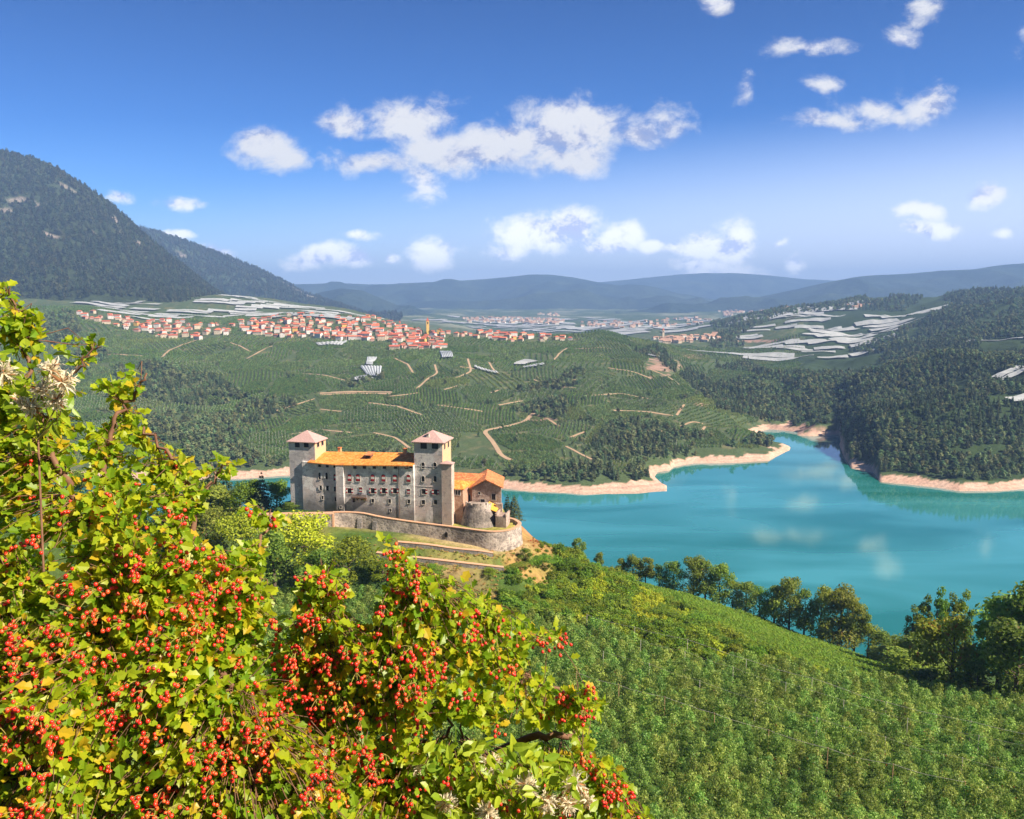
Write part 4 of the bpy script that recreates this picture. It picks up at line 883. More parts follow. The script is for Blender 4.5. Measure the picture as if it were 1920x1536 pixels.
def lobes_crown(seed, h, w, z0, nl, nleaf, leaf, kind='broad', open_=.0):
    r_ = np.random.default_rng(seed); P = []; Nn = []
    if kind == 'broad':
        L = []
        for i in range(nl):
            a = r_.uniform(0, 2*math.pi); zz = r_.uniform(0, 1); rad = w*.5*math.sqrt(max(0.05, 1-(2*zz-1)**2*.85))*r_.uniform(.35, .8)
            L.append((rad*math.cos(a), rad*math.sin(a), z0+(h-z0)*(.12+.78*zz), r_.uniform(.16, .28)*w*(1.1-.4*zz)))
        L.append((0, 0, z0+(h-z0)*.55, w*.3)); L.append((0, 0, h-w*.2, w*.18))
        per = nleaf//len(L)
        for x, y, z, s in L:
            d = r_.normal(0, 1, (per, 3)); d /= np.linalg.norm(d, axis=1)[:, None]; q = r_.uniform(.55, 1.08, per)[:, None]
            P.append(np.array([x, y, z])+d*s*q*np.array([1, 1, .8])); Nn.append(d+np.array([0, 0, .35]))
    elif kind == 'conifer':
        zz = 1-np.sqrt(r_.uniform(0, 1, nleaf)); tiers = 13; zz = (np.floor(zz*tiers)+r_.uniform(0, .55, nleaf))/tiers
        a = r_.uniform(0, 2*math.pi, nleaf); rr = w*.5*(1-zz)**.85*(1+.22*np.sin(a*5+zz*40))*r_.uniform(.45, 1.05, nleaf)+.05*w*(1-zz)
        P = [np.stack([rr*np.cos(a), rr*np.sin(a), z0+(h-z0)*zz-rr*.28], 1)]; Nn = [np.stack([np.cos(a)*.6, np.sin(a)*.6, np.full(nleaf, .9)], 1)]
    elif kind == 'spindle':
        zz = r_.uniform(0, 1, nleaf); a = r_.uniform(0, 2*math.pi, nleaf)
        rr = w*.5*np.interp(zz, [0, .2, .6, 1], [.75, 1.0, .85, .3])*r_.uniform(.3, 1.1, nleaf)*(1+.25*np.sin(3*a+zz*17+seed))
        P = [np.stack([rr*np.cos(a), rr*np.sin(a), z0+(h-z0)*zz], 1)]; Nn = [np.stack([np.cos(a), np.sin(a), np.full(nleaf, .5)], 1)]
    elif kind == 'shrub':
        for i in range(nl):
            a = r_.uniform(0, 2*math.pi); q = r_.uniform(0, .42)*w; s = r_.uniform(.2, .34)*w; per = nleaf//nl
            d = r_.normal(0, 1, (per, 3)); d[:, 2] = np.abs(d[:, 2]); d /= np.linalg.norm(d, axis=1)[:, None]
            P.append(np.array([q*math.cos(a), q*math.sin(a), h*r_.uniform(.1, .45)])+d*np.array([s, s, h*.5])*r_.uniform(.6, 1.08, per)[:, None]); Nn.append(d+np.array([0, 0, .3]))
    P = np.vstack(P); Nn = np.vstack(Nn)
    return quads_from(P, Nn, leaf, r_=r_)
def trunk_mb(seed, h, z0, rad, spread, nlimb=5):
    r_ = random.Random(seed); mb = MB(); lean = (r_.uniform(-.05, .05)*h, r_.uniform(-.05, .05)*h)
    pts = [(lean[0]*t*t, lean[1]*t*t, h*.8*t-.4*(t == 0)) for t in (0, .25, .5, .75, 1)]; mb.tube(pts, [rad*1.25, rad, rad*.75, rad*.45, rad*.15], 7)
    for i in range(nlimb):
        a = r_.uniform(0, 6.28); t = r_.uniform(.35, .75); s = (lean[0]*t*t, lean[1]*t*t, h*.8*t); l = spread*r_.uniform(.5, .9)
        mb.tube([s, (s[0]+math.cos(a)*l*.5, s[1]+math.sin(a)*l*.5, s[2]+l*.35), (s[0]+math.cos(a)*l, s[1]+math.sin(a)*l, s[2]+l*.8)], [rad*.4, rad*.25, rad*.08], 5)
    return mb
ML_for = leafy("forest_leaf", (.09, .15, .07), (.21, .28, .12), .2, .6, objr=.55, spec=.15, cc=(.24, .22, .08), ccp=.965)
ML_con = leafy("needle", (.055, .095, .045), (.11, .155, .07), .1, .6, objr=.4, spec=.15)
ML_mtn = leafy("mountain_forest", (.036, .058, .027), (.078, .10, .042), .15, .7, objr=.5, spec=.1)
ML_shr = leafy("shrub_leaf", (.10, .19, .02), (.26, .38, .035), .45, .5, objr=.3, spec=.2)
ML_shry = leafy("yellow_shrub_leaf", (.28, .38, .02), (.52, .58, .04), .35, .5, objr=.2)
ML_app = leafy("apple_leaf", (.12, .245, .04), (.38, .54, .12), .48, .45, objr=.28, spec=.35, cc=(.32, .06, .03), ccp=.985)
ML_vine = leafy("vine_leaf", (.15, .28, .03), (.30, .46, .05), .35, .5, objr=.15)
ML_oak = leafy("broad_leaf", (.14, .235, .04), (.34, .44, .07), .55, .5, objr=.25, cc=(.28, .20, .05), ccp=.98)
ML_yel = leafy("yellowing_leaf", (.24, .32, .03), (.44, .46, .05), .5, .5, objr=.2, cc=(.42, .20, .04), ccp=.93)
ML_rowf = leafy("far_orchard_leaf", (.036, .088, .028), (.062, .125, .036), .2, .6, objr=.0, spec=.15)

def proto(name, me):
    return bpy.data.objects.new(name, me)            # never linked: only feeds the scatterer
def scatter(name, P, scale, rot, idx, protos, label=None):
    """one 'stuff' object: protos placed on points by geometry nodes"""
    P = np.asarray(P, np.float32); me = bpy.data.meshes.new(name); me.vertices.add(len(P)); me.vertices.foreach_set('co', P.ravel())
    for nm, arr, ty in (('sc', scale, 'FLOAT'), ('rz', rot, 'FLOAT'), ('pi', idx, 'INT')):
        at = me.attributes.new(nm, ty, 'POINT'); at.data.foreach_set('value', np.asarray(arr, np.float32 if ty == 'FLOAT' else np.int32))
    o = bpy.data.objects.new(name, me); COL.objects.link(o)
    g = bpy.data.node_groups.new(name, 'GeometryNodeTree'); g.interface.new_socket('Geometry', in_out='INPUT', socket_type='NodeSocketGeometry'); g.interface.new_socket('Geometry', in_out='OUTPUT', socket_type='NodeSocketGeometry')
    gi = g.nodes.new('NodeGroupInput'); go = g.nodes.new('NodeGroupOutput'); L = g.links
    ip = g.nodes.new('GeometryNodeInstanceOnPoints'); L.new(gi.outputs[0], ip.inputs['Points'])
    gti = g.nodes.new('GeometryNodeGeometryToInstance')
    for pr in reversed(protos):
        oi = g.nodes.new('GeometryNodeObjectInfo'); oi.inputs['Object'].default_value = pr; L.new(oi.outputs['Geometry'], gti.inputs[0])
    L.new(gti.outputs[0], ip.inputs['Instance']); ip.inputs['Pick Instance'].default_value = True
    def na(nm, ty):
        n = g.nodes.new('GeometryNodeInputNamedAttribute'); n.data_type = ty; n.inputs['Name'].default_value = nm; return [s for s in n.outputs if s.enabled][0]
    L.new(na('pi', 'INT'), ip.inputs['Instance Index']); L.new(na('sc', 'FLOAT'), ip.inputs['Scale'])
    cx = g.nodes.new('ShaderNodeCombineXYZ'); L.new(na('rz', 'FLOAT'), cx.inputs[2]); L.new(cx.outputs[0], ip.inputs['Rotation'])
    L.new(ip.outputs[0], go.inputs[0])
    m = o.modifiers.new('scatter', 'NODES'); m.node_group = g
    tag(o, label, None, None, 'stuff'); return o
tmpM = MB()
P_for = [proto("forest_tree", mesh_pair("forest_tree", lobes_crown(s, 13, 9.5, 1.0, 7, 330, 1.05), tmpM, [ML_for, M_bark])) for s in (1, 2, 3)] \
      + [proto("forest_conifer", mesh_pair("forest_conifer", lobes_crown(s, 16, 6.0, .5, 7, 300, .95, 'conifer'), tmpM, [ML_con, M_bark])) for s in (4, 5)]
P_mtn = [proto("mountain_tree", mesh_pair("mountain_tree", lobes_crown(s, 20, 11, .5, 7, 90, 2.6, 'conifer'), tmpM, [ML_mtn, M_bark])) for s in (6, 7)] \
      + [proto("mountain_broad_tree", mesh_pair("mountain_broad_tree", lobes_crown(8, 17, 14, .5, 5, 100, 2.6), tmpM, [ML_mtn, M_bark]))]
P_shr = [proto("shrub", mesh_pair("shrub", lobes_crown(s, 3.2, 4.2, .1, 6, 520, .24, 'shrub'), tmpM, [ML_shr, M_bark])) for s in (11, 12)] \
      + [proto("yellow_shrub", mesh_pair("yellow_shrub", lobes_crown(13, 2.6, 3.6, .1, 6, 460, .22, 'shrub'), tmpM, [ML_shry, M_bark]))]

# ---- forests of the far shore and hills
RAV = [[(470,898),(545,880),(470,850),(450,820),(500,790),(560,765),(540,745),(470,750),(430,775),(365,800),(345,840),(380,890)],
       [(700,892),(860,885),(930,905),(700,895)],
       [(915,905),(960,880),(1080,876),(1130,868),(1215,870),(1215,905),(1090,915),(940,908)],
       [(1120,860),(1110,835),(1120,815),(1140,815),(1180,840),(1220,866),(1218,895),(1150,905)],
       [(225,735),(215,690),(290,680),(330,690),(420,715),(470,745),(400,765),(300,755)],
       [(250,790),(340,770),(420,780),(420,810),(320,830),(250,830)],
       [(950,745),(1010,730),(1080,735),(1100,700),(1080,690),(1040,715),(980,730)],
       [(960,770),(1010,752),(1060,745),(1065,770),(1060,790),(1015,785)],
       [(1130,800),(1190,785),(1250,800),(1290,812),(1350,818),(1280,830),(1200,840),(1150,830)],
       [(1150,850),(1200,838),(1300,845),(1345,858),(1240,858)],
       [(1190,660),(1230,672),(1290,720),(1330,750),(1380,765),(1370,750),(1310,700),(1270,690),(1240,650)],
       [(70,600),(130,585),(150,610),(145,640),(100,650),(75,630)],[(100,680),(170,650),(210,665),(160,700),(105,700)],
       [(1395,835),(1440,840),(1470,838),(1455,828),(1410,815)],[(640,720),(720,705),(720,712),(640,730)],
       [(1290,600),(1420,590),(1500,580),(1500,590),(1430,600),(1330,612),(1290,612)],[(1320,640),(1380,630),(1400,650),(1340,655)]]
FLD = [[(1400,680),(1645,680),(1655,694),(1570,701),(1440,699)],[(1350,690),(1340,655),(1420,612),(1470,590),(1600,583),(1745,583),(1745,597),(1700,615),(1640,640),(1590,660),(1640,665),(1640,682),(1480,682),(1400,680)],
       [(1230,700),(1330,690),(1440,702),(1400,712),(1300,730),(1250,730)],[(1840,640),(1925,630),(1925,665),(1840,668)],[(1850,700),(1925,698),(1925,718),(1855,716)],[(1850,742),(1925,738),(1925,756),(1855,756)],
       [(1290,618),(1340,622),(1330,640),(1260,645)]]
def forest_mask(PX, PY, A):
    m = np.zeros(PX.shape, bool)
    for p in RAV: m |= inpoly(PX, PY, p)
    n = fbm(PX*3, PY*3, 60, 3, 55)
    right = (PX > 1345+18*n) & (fbm(PX*3, PY*6, 120, 3, 58) > -.42) & (PY < 905) & ~((PX < 1490) & (PY > 770+(PX-1350)*.2))
    for p in FLD: right &= ~inpoly(PX, PY, p)
    m &= fbm(PX*4, PY*7, 70, 3, 57) > -.22; m |= right & (PY > 545); return m
bvh_parts = [tuple(v) for v in V]
BV = BVHTree.FromPolygons(bvh_parts, F.tolist()); del bvh_parts
def visible(x, y, z, lift):
    o_ = Vector((0, 0, CAMZ)); out = np.zeros(len(x), bool)
    for i in range(len(x)):
        d = Vector((x[i], y[i], z[i]+lift-CAMZ)); L_ = d.length; h = BV.ray_cast(o_, d/L_, L_-12)
        out[i] = h[0] is None
    return out
def cand(y0, y1, sp, amin=-.72, amax=.74):
    xs = []; ys = []
    y = y0
    while y < y1:
        x = np.arange(amin*y, amax*y, sp); xs.append(x+rng.uniform(-.48, .48, len(x))*sp); ys.append(y+rng.uniform(-.48, .48, len(x))*sp); y += sp
    return np.concatenate(xs), np.concatenate(ys)
HERO = []
def forests():
    allP = []; allS = []
    for y0, y1, sp, s0, kp in ((830, 1400, 6.6, .70, 1), (1400, 2000, 8.8, .85, 1), (2000, 2900, 12.5, 1.0, 1), (2900, 4000, 18, 1.25, 1)):
        x, y = cand(y0, y1, sp); z = hgt_grid(x, y); b = x/(y+Y0); ds = y-np.interp(b, bs, shY)
        PX, PY = project(x, y, z); k = forest_mask(PX, PY, x/y) & (ds > 22) & (z > 6.5) & (PX > -60) & (PX < 2000)
        k |= (y < 1400) & (rng.uniform(0, 1, len(x)) < .010) & (z > 8) & (ds > 30) & (PX > -60) & (PX < 1400)
        x, y, z = x[k], y[k], z[k]; v = visible(x, y, z, 16); x, y, z = x[v], y[v], z[v]
        allP.append(np.stack([x, y, z-.5], 1)); allS.append(np.full(len(x), s0)*rng.uniform(.62, 1.25, len(x)))
    P_ = np.vstack(allP); S_ = np.concatenate(allS); n = len(P_); rt = rng.uniform(0, 6.28, n)
    nz = fbm(P_[:, 0], P_[:, 1], 90, 3, 66); right = P_[:, 0]/P_[:, 1] > .3
    con = rng.uniform(0, 1, n) < np.clip(.30+nz*1.3+np.where(right, .0, -.12), .04, .92); idx = np.where(con, rng.integers(3, 5, n), rng.integers(0, 3, n))
    # the largest ones become individual trees
    PX, PY = project(P_[:, 0], P_[:, 1], P_[:, 2]); sz = S_*14*1500/P_[:, 1]; sz[(PX < 430) | (PX > 1940)] = 0
    hid = (PX > 540) & (PX < 950) & (PY > 880); sz[hid] = 0
    order = np.argsort(-sz)[:280]; keep = np.ones(n, bool); keep[order] = False
    for q in order: HERO.append((P_[q], S_[q], rt[q], int(idx[q])))
    print("forest", n)
    scatter("forest", P_[keep], S_[keep], rt[keep], idx[keep], P_for, "dense mixed forest over the far hills and ravines")
forests()
def mountain_forest(name, grid, sp, rockc, yl, lab, seed, scale=1.0, dens=1.0):
    Xg, Yg, Zg, C = grid; r_ = np.random.default_rng(seed); nx, nyy = Xg.shape; pts = []
    x0, x1 = Xg.min(), Xg.max(); ai = np.arange(nx-1)
    # area-weighted picks on the front slope
    a0 = np.stack([Xg, Yg, Zg], -1); e1 = a0[1:, :-1]-a0[:-1, :-1]; e2 = a0[:-1, 1:]-a0[:-1, :-1]; ar = np.linalg.norm(np.cross(e1, e2), axis=-1); ar[:, (112 if nyy > 100 else 72):] = 0
    PX, PY = project(Xg, Yg, Zg); vis = (PX[:-1, :-1] > -40) & (PX[:-1, :-1] < 1960); ar = ar*vis*(C[:-1, :-1, 0] < .1)
    n = int(ar.sum()/(sp*sp)*dens); pr = (ar/ar.sum()).ravel(); ix = r_.choice(len(pr), n, p=pr); i, j = ix//ar.shape[1], ix % ar.shape[1]
    u = r_.uniform(0, 1, (n, 1)); v = r_.uniform(0, 1, (n, 1)); P_ = a0[i, j]+e1[i, j]*u+e2[i, j]*v
    PX, PY = project(P_[:, 0], P_[:, 1], P_[:, 2]); lim = np.interp(PX, [p[0] for p in yl], [p[1] for p in yl]); k = PY < lim+4*fbm(PX, PY, 9, 2, 3); P_ = P_[k]; n = len(P_)
    P_[:, 2] -= 2; nz = fbm(P_[:, 0], P_[:, 1], 260, 3, seed+3)
    idx = np.where(r_.uniform(0, 1, n) < np.clip(.6+nz, .1, .95), r_.integers(0, 2, n), 2)
    print(name, n); scatter(name, P_, scale*r_.uniform(.55, 1.25, n), r_.uniform(0, 6.28, n), idx, P_mtn, lab)
mountain_forest("mountain_forest", G2, 22, 0, [(-100,700),(2000,700)], "dark blue-green forest on the second mountain", 5, 1.35)
mountain_forest("mountain_forest", GL, 13.5, 0, [(-100,570),(0,560),(140,560),(230,556),(300,572),(390,590),(430,585),(470,582),(600,600)], "dark forest covering the steep left mountain", 3)

# individual trees of the near headland and shore
def tree_thing(kind, seed, mats, h, w, z0, nl, nleaf, leaf, rad, ck='broad'):
    """returns crown mesh and trunk mesh"""
    Vv, Ff = lobes_crown(seed, h, w, z0, nl, nleaf, leaf, ck); cm = fast_mesh("crown", Vv, Ff); cm.materials.append(mats)
    mb = trunk_mb(seed, h, z0, rad, w*.4, 0 if ck in ('conifer', 'spindle') else 6); tm = bpy.data.meshes.new("trunk"); tm.from_pydata(mb.v, [], mb.f); tm.materials.append(M_bark)
    return cm, tm
def place_tree(name, pair, loc, s, rz, label, cat, group=None):
    t = empty(name, loc, rz); t.scale = (s, s, s) if np.isscalar(s) else s; tag(t, label, cat, group)
    c = bpy.data.objects.new("crown", pair[0]); COL.objects.link(c); c.parent = t
    if pair[1] is not None: k = bpy.data.objects.new("trunk", pair[1]); COL.objects.link(k); k.parent = t
    return t
hp = [tree_thing("b", s, ML_for, 13, 9.5, 1.5, 8, 420, .95, .3) for s in (1, 2, 3)]+[tree_thing("c", s, ML_con, 16, 6.0, 1.0, 7, 380, .85, .25, 'conifer') for s in (4, 5)]
for p, s, r_, i in HERO:
    right = p[0]/p[1] > .36
    where = "wooded headland across the lake" if right else "orchard hill shore behind the castle"
    nm, lab = (("conifer", "dark pointed conifer") if i > 2 else ("broadleaf_tree", "round green broadleaf tree"))
    place_tree(nm, hp[i], tuple(p), s, r_, lab+(" among the forest on the " if right else " above the bare bank on the ")+where, "tree", lab+"s of the "+where)
# ------------------------------------------------------------------ orchards, nets, tracks and villages of the far shore
def hit(px, py, maxd=30000):
    r_ = ray(px, py); d = Vector(r_).normalized(); h = BV.ray_cast(Vector((0, 0, CAMZ)), d, maxd)
    return h[0]
PATHS = [[(1000,775),(985,790),(950,800),(906,808),(925,830),(940,855),(958,863)],[(372,637),(345,646),(317,657),(303,671)],[(877,673),(884,697),(855,709)],[(917,680),(924,692),(934,701)],[(815,684),(820,700),(800,712),(782,729)],
  [(833,731),(862,723)],[(921,737),(938,731)],[(1088,711),(1060,715),(1041,720)],[(1039,675),(1050,662),(1063,653)],[(1269,779),(1276,768),(1283,759)],[(1061,837),(1085,850),(1110,862)],[(1070,820),(1097,810)],[(726,744),(760,741),(784,737)],
  [(463,673),(486,660),(510,649)],[(160,676),(208,664),(270,668)],[(140,690),(160,676)],[(600,738),(650,735),(700,735),(738,736)],[(600,741),(650,738),(700,738),(735,739)],[(1000,775),(1025,785),(1050,800)],[(490,778),(540,764),(590,748)],[(1080,655),(1130,652),(1150,655)],[(860,688),(890,692)],[(1275,800),(1300,790),(1318,795)],[(1312,815),(1322,800)],[(1210,690),(1250,705),(1275,722)],[(560,700),(610,704),(655,716)],[(690,756),(745,762),(790,778)],[(820,760),(880,768),(905,772)],[(935,760),(980,752)],[(1140,690),(1190,698),(1225,712)],[(1110,742),(1165,738),(1215,748)],[(700,812),(740,820),(770,842)],[(1150,770),(1210,772),(1262,780)],[(545,815),(600,806),(660,812)],[(740,672),(765,684),(775,700)],[(1000,712),(1030,724),(1080,728)],[(600,768),(640,772)],[(1180,812),(1230,806),(1290,822)],[(420,640),(448,648),(470,660)]]
VILL = [[(146,586),(178,584),(230,596),(300,600),(425,610),(432,628),(380,638),(300,634),(240,618),(160,600)],
        [(432,612),(470,598),(560,590),(700,596),(800,613),(900,620),(1000,631),(1080,633),(1082,641),(960,641),(860,631),(790,638),(700,640),(600,638),(480,630)],
        [(733,640),(760,628),(832,632),(830,656),(738,656)]]
def drape(pts, w, lift=.45, step=5):
    P = []
    for (x0, y0), (x1, y1) in zip(pts[:-1], pts[1:]):
        n = max(1, int(math.hypot(x1-x0, y1-y0)/step))
        for k in range(n): P.append((x0+(x1-x0)*k/n, y0+(y1-y0)*k/n))
    P.append(pts[-1]); Q = [hit(*p) for p in P]; Q = [np.array(q) for q in Q if q is not None]
    if len(Q) < 2: return None
    Q = np.array(Q); R_ = [Q[0, :2]]
    for a, b in zip(Q[:-1, :2], Q[1:, :2]):
        if np.hypot(*(b-a)) > 400: continue
        n = max(1, int(np.hypot(*(b-a))/6)); R_ += [a+(b-a)*(k+1)/n for k in range(n)]
    R_ = np.array(R_)
    for _ in range(3): R_[1:-1] = (R_[:-2]+2*R_[1:-1]+R_[2:])/4
    d = np.gradient(R_, axis=0); d /= np.linalg.norm(d, axis=1)[:, None]+1e-9; nrm = np.stack([-d[:, 1], d[:, 0]], 1)
    a = R_+nrm*w/2; b = R_-nrm*w/2; c = R_
    V_ = []; 
    for q in (a, c, b): V_.append(np.column_stack([q, hgt_grid(q[:, 0], q[:, 1])+lift]))
    n = len(R_); F_ = [(k, k+1, n+k+1, n+k) for k in range(n-1)]+[(n+k, n+k+1, 2*n+k+1, 2*n+k) for k in range(n-1)]
    return np.vstack(V_), np.array(F_), R_
M_path = simple("dirt_track", (.42, .29, .18), (.36, .26, .17), .15, .95, coords='World')
PLAN = []
for i, p in enumerate(PATHS):
    thick = 6 if i in (0, 16, 17) else 3.6
    r_ = drape(p, thick)
    if r_ is None: continue
    PLAN.append(r_[2]); tag(add_obj("dirt_path", fast_mesh("dirt_path", r_[0], r_[1]), M_path), kind='structure')

def orchards():
    r_ = np.random.default_rng(5)
    sx, sy = cand(880, 2350, 92, -.70, .62); ns = len(sx)
    cols = np.array([(.095, .15, .055), (.105, .165, .058), (.085, .14, .055), (.12, .175, .058), (.10, .145, .07), (.14, .165, .075), (.16, .18, .09)])
    ang0 = 1.57+fbm(sx, sy, 400, 2, 8)*.8+r_.choice([0, .85, .45, -.45, -.8], ns, p=[.36, .1, .22, .22, .10]); cid = r_.choice(len(cols), ns, p=[.28, .22, .20, .09, .14, .05, .02]); bare = r_.uniform(0, 1, ns) < .02
    SP = np.where(sy < 1350, 5.0, np.where(sy < 1700, 6.6, 8.5)); VV = []; FF = []; CC = []; nv = 0; posts = []; SS = np.stack([sx, sy], 1)
    HX = []
    for c in range(ns):
        near = np.argsort((sx-sx[c])**2+(sy-sy[c])**2)[:12]; ca, sa = math.cos(ang0[c]), math.sin(ang0[c]); sp = SP[c]*(1.7 if (c*7) % 11 == 0 else 1); seg = 2.7 if sy[c] < 1350 else (3.6 if sy[c] < 1750 else 5.0)
        u = np.arange(-105, 105, seg); v = np.arange(-105, 105, sp); U, Vv = np.meshgrid(u, v, indexing='xy')
        wob = 5*np.sin(U/60+c)
        x = sx[c]+U*ca-(Vv+wob)*sa; y = sy[c]+U*sa+(Vv+wob)*ca
        wx = x+10*fbm(x, y, 70, 2, 61); wy = y+10*fbm(x, y, 70, 2, 62)
        d = np.sqrt((wx[..., None]-sx[near])**2+(wy[..., None]-sy[near])**2); d0 = d[..., 0]; d1 = d[..., 1:].min(-1); k = (d1-d0) > (4.6 if c % 3 else 7.5)
        z = hgt_grid(x, y); b = x/(y+Y0); ds = y-np.interp(b, bs, shY); k &= (ds > 40) & (z > 9)
        if not k.any(): continue
        hb = (~k) & (ds > 40) & (z > 9) & ((d1-d0) > 0) & (hsh((x*7).astype(int), (y*7).astype(int), 12) < np.where(fbm(x, y, 130, 3, 19) > .08, .12, .008)); q = np.nonzero(hb); HX.append(np.stack([x[q], y[q], z[q]], 1))
        PX, PY = project(x, y, z); k &= (PX > -80) & (PX < 1500) & ~forest_mask(PX, PY, x/y)
        for p in VILL: k &= ~inpoly(PX, PY, p)
        for cx, cy, rx, ry in ((1242,688,34,20),): k &= ((PX-cx)/rx)**2+((PY-cy)/ry)**2 > 1
        for p in PLAN:
            if np.min(np.hypot(p[:, 0]-sx[c], p[:, 1]-sy[c])) < 160: k &= segdist(x, y, p[::2].tolist()) > 5.5
        if bare[c]: continue
        s = k[:, :-1] & k[:, 1:]; jj_, ii_ = np.nonzero(s)
        if len(jj_) == 0: continue
        kk_ = k & (r_.uniform(0, 1, k.shape) < .95); q = np.nonzero(kk_); VV.append(np.stack([x[q]+r_.normal(0, .22, len(q[0])), y[q]+r_.normal(0, .22, len(q[0])), z[q]-.1], 1)); CC.append(np.full(len(q[0]), min(2, (0, 1, 0, 2, 1, 2, 2)[cid[c]])))
        if r_.uniform() < .4 and sy[c] < 1500:
            pk = k.copy(); pk[:, np.arange(k.shape[1]) % 5 != 0] = False; q = np.nonzero(pk); posts.append(np.stack([x[q], y[q], z[q]], 1))
    H_ = np.vstack(HX); PX, PY = project(H_[:, 0], H_[:, 1], H_[:, 2]); kk = (PX > -40) & (PX < 1480)
    for p in VILL: kk &= ~inpoly(PX, PY, p)
    for p in PLAN: kk &= segdist(H_[:, 0], H_[:, 1], p[::3].tolist()) > 5
    H_ = H_[kk]; nh = len(H_); print("hedge trees", nh); scatter("hedgerow_trees", H_, r_.uniform(.28, .7, nh), r_.uniform(0, 6.28, nh), r_.integers(0, 3, nh), P_for, "small trees and bushes strung along the borders of the orchards")
    VV = np.vstack(VV); CC = np.concatenate(CC); vv_ = visible(VV[:, 0], VV[:, 1], VV[:, 2], 5); VV = VV[vv_]; CC = CC[vv_]; n = len(VV); print("orchard row trees", n)
    mats = [leafy("row_leaf_a", (.075, .16, .05), (.20, .32, .08), .3, .6, objr=.25, spec=.15), leafy("row_leaf_b", (.095, .17, .065), (.23, .34, .10), .3, .6, objr=.25, spec=.15), leafy("row_leaf_c", (.13, .20, .055), (.26, .34, .10), .3, .6, objr=.25, spec=.15)]
    pr = [proto("row_tree", mesh_pair("row_tree", lobes_crown(80+i, 3.0, 2.5, .1, 1, 46, .55, 'spindle'), tmpM, [m_, M_bark])) for i, m_ in enumerate(mats)]
    scatter("orchard_rows", VV, r_.uniform(.75, 1.15, n)*np.interp(VV[:, 1], [900, 1400, 2200], [.95, 1.15, 1.5]), r_.uniform(0, 6.28, n), CC, pr, "long green rows of trained apple trees patterning the far hill")
    Q = np.vstack(posts); r2 = .12; H = 4.9; o = np.array([(-r2, -r2), (r2, -r2), (r2, r2), (-r2, r2)]); n = len(Q)
    Vp = np.zeros((n, 8, 3)); 
    for i in range(4):
        for j, zz in ((0, 0), (4, H)): Vp[:, i+j] = Q+np.array([o[i][0], o[i][1], zz])
    base = (np.arange(n)*8)[:, None]; Fp = np.concatenate([base+np.array(f) for f in ((0, 1, 5, 4), (1, 2, 6, 5), (2, 3, 7, 6), (3, 0, 4, 7), (4, 5, 6, 7))])
    tag(add_obj("orchard_posts", fast_mesh("orchard_posts", Vp.reshape(-1, 3), Fp), simple("concrete_post", (.62, .60, .55), None, 1, .9)), "pale posts standing along the far orchard rows", kind='stuff')
orchards()

M_net = simple("hail_net", (.40, .42, .43), (.30, .33, .34), .06, .7, coords='World', detail=3)
M_net2 = simple("grey_net", (.36, .40, .43), (.44, .47, .50), .1, .7, coords='World', detail=3)
def net_strip(cx, cy, ang, ln, wd, lab, grp, m=None, lift=4.2):
    nu = max(3, int(ln/9)); nvv = max(3, int(wd/4)*2+1); u = np.linspace(-ln/2, ln/2, nu); v = np.linspace(-wd/2, wd/2, nvv); U, Vv = np.meshgrid(u, v, indexing='ij')
    Vw = Vv+4*np.sin(U/70+cx)
    x = cx+U*math.cos(ang)-Vw*math.sin(ang); y = cy+U*math.sin(ang)+Vw*math.cos(ang); z = hgt_grid(x, y)+lift+(np.arange(nvv) % 2)[None]*.8
    V_ = np.stack([x, y, z], -1).reshape(-1, 3); i, j = np.meshgrid(np.arange(nu-1), np.arange(nvv-1), indexing='ij'); q = (i*nvv+j).ravel()
    o = add_obj("hail_net", fast_mesh("hail_net", V_, np.stack([q, q+nvv, q+nvv+1, q+1], -1)), m or M_net); tag(o, lab, "net", grp); return o
NETS = [([(149,555),(200,560),(262,568),(320,583),(350,600),(300,606),(235,592),(165,574)], .72, "long white hail net on the slope above the left end of the village", "hail nets above the left end of the village"),
        ([(340,582),(430,584),(440,600),(350,594)], .8, "long white hail net on the slope above the left end of the village", "hail nets above the left end of the village"),
        ([(372,550),(460,558),(540,572),(600,580),(690,594),(560,597),(450,597),(430,584),(400,568)], .72, "white hail net on the pale slope at the foot of the second mountain", "hail nets at the foot of the second mountain"),
        ([(155,592),(198,594),(202,610),(158,606)], .9, "white hail net among the leftmost village houses", "hail nets among the leftmost houses"),
        ([(1400,612),(1470,592),(1600,583),(1750,583),(1740,594),(1680,622),(1630,640),(1645,684),(1480,685),(1340,668),(1360,640)], .5, "pale hail net on the terraced fields above the wooded right shore", "hail nets on the terraced fields at right"),
        ([(1843,643),(1925,638),(1925,650),(1848,656)], .9, "white hail net in a clearing of the wooded right hill", "hail nets in clearings of the right hill"),
        ([(1853,701),(1925,700),(1925,713),(1858,713)], .9, "white hail net in a clearing of the wooded right hill", "hail nets in clearings of the right hill"),
        ([(1853,743),(1925,741),(1925,753),(1858,754)], .9, "white hail net in a clearing of the wooded right hill", "hail nets in clearings of the right hill")]
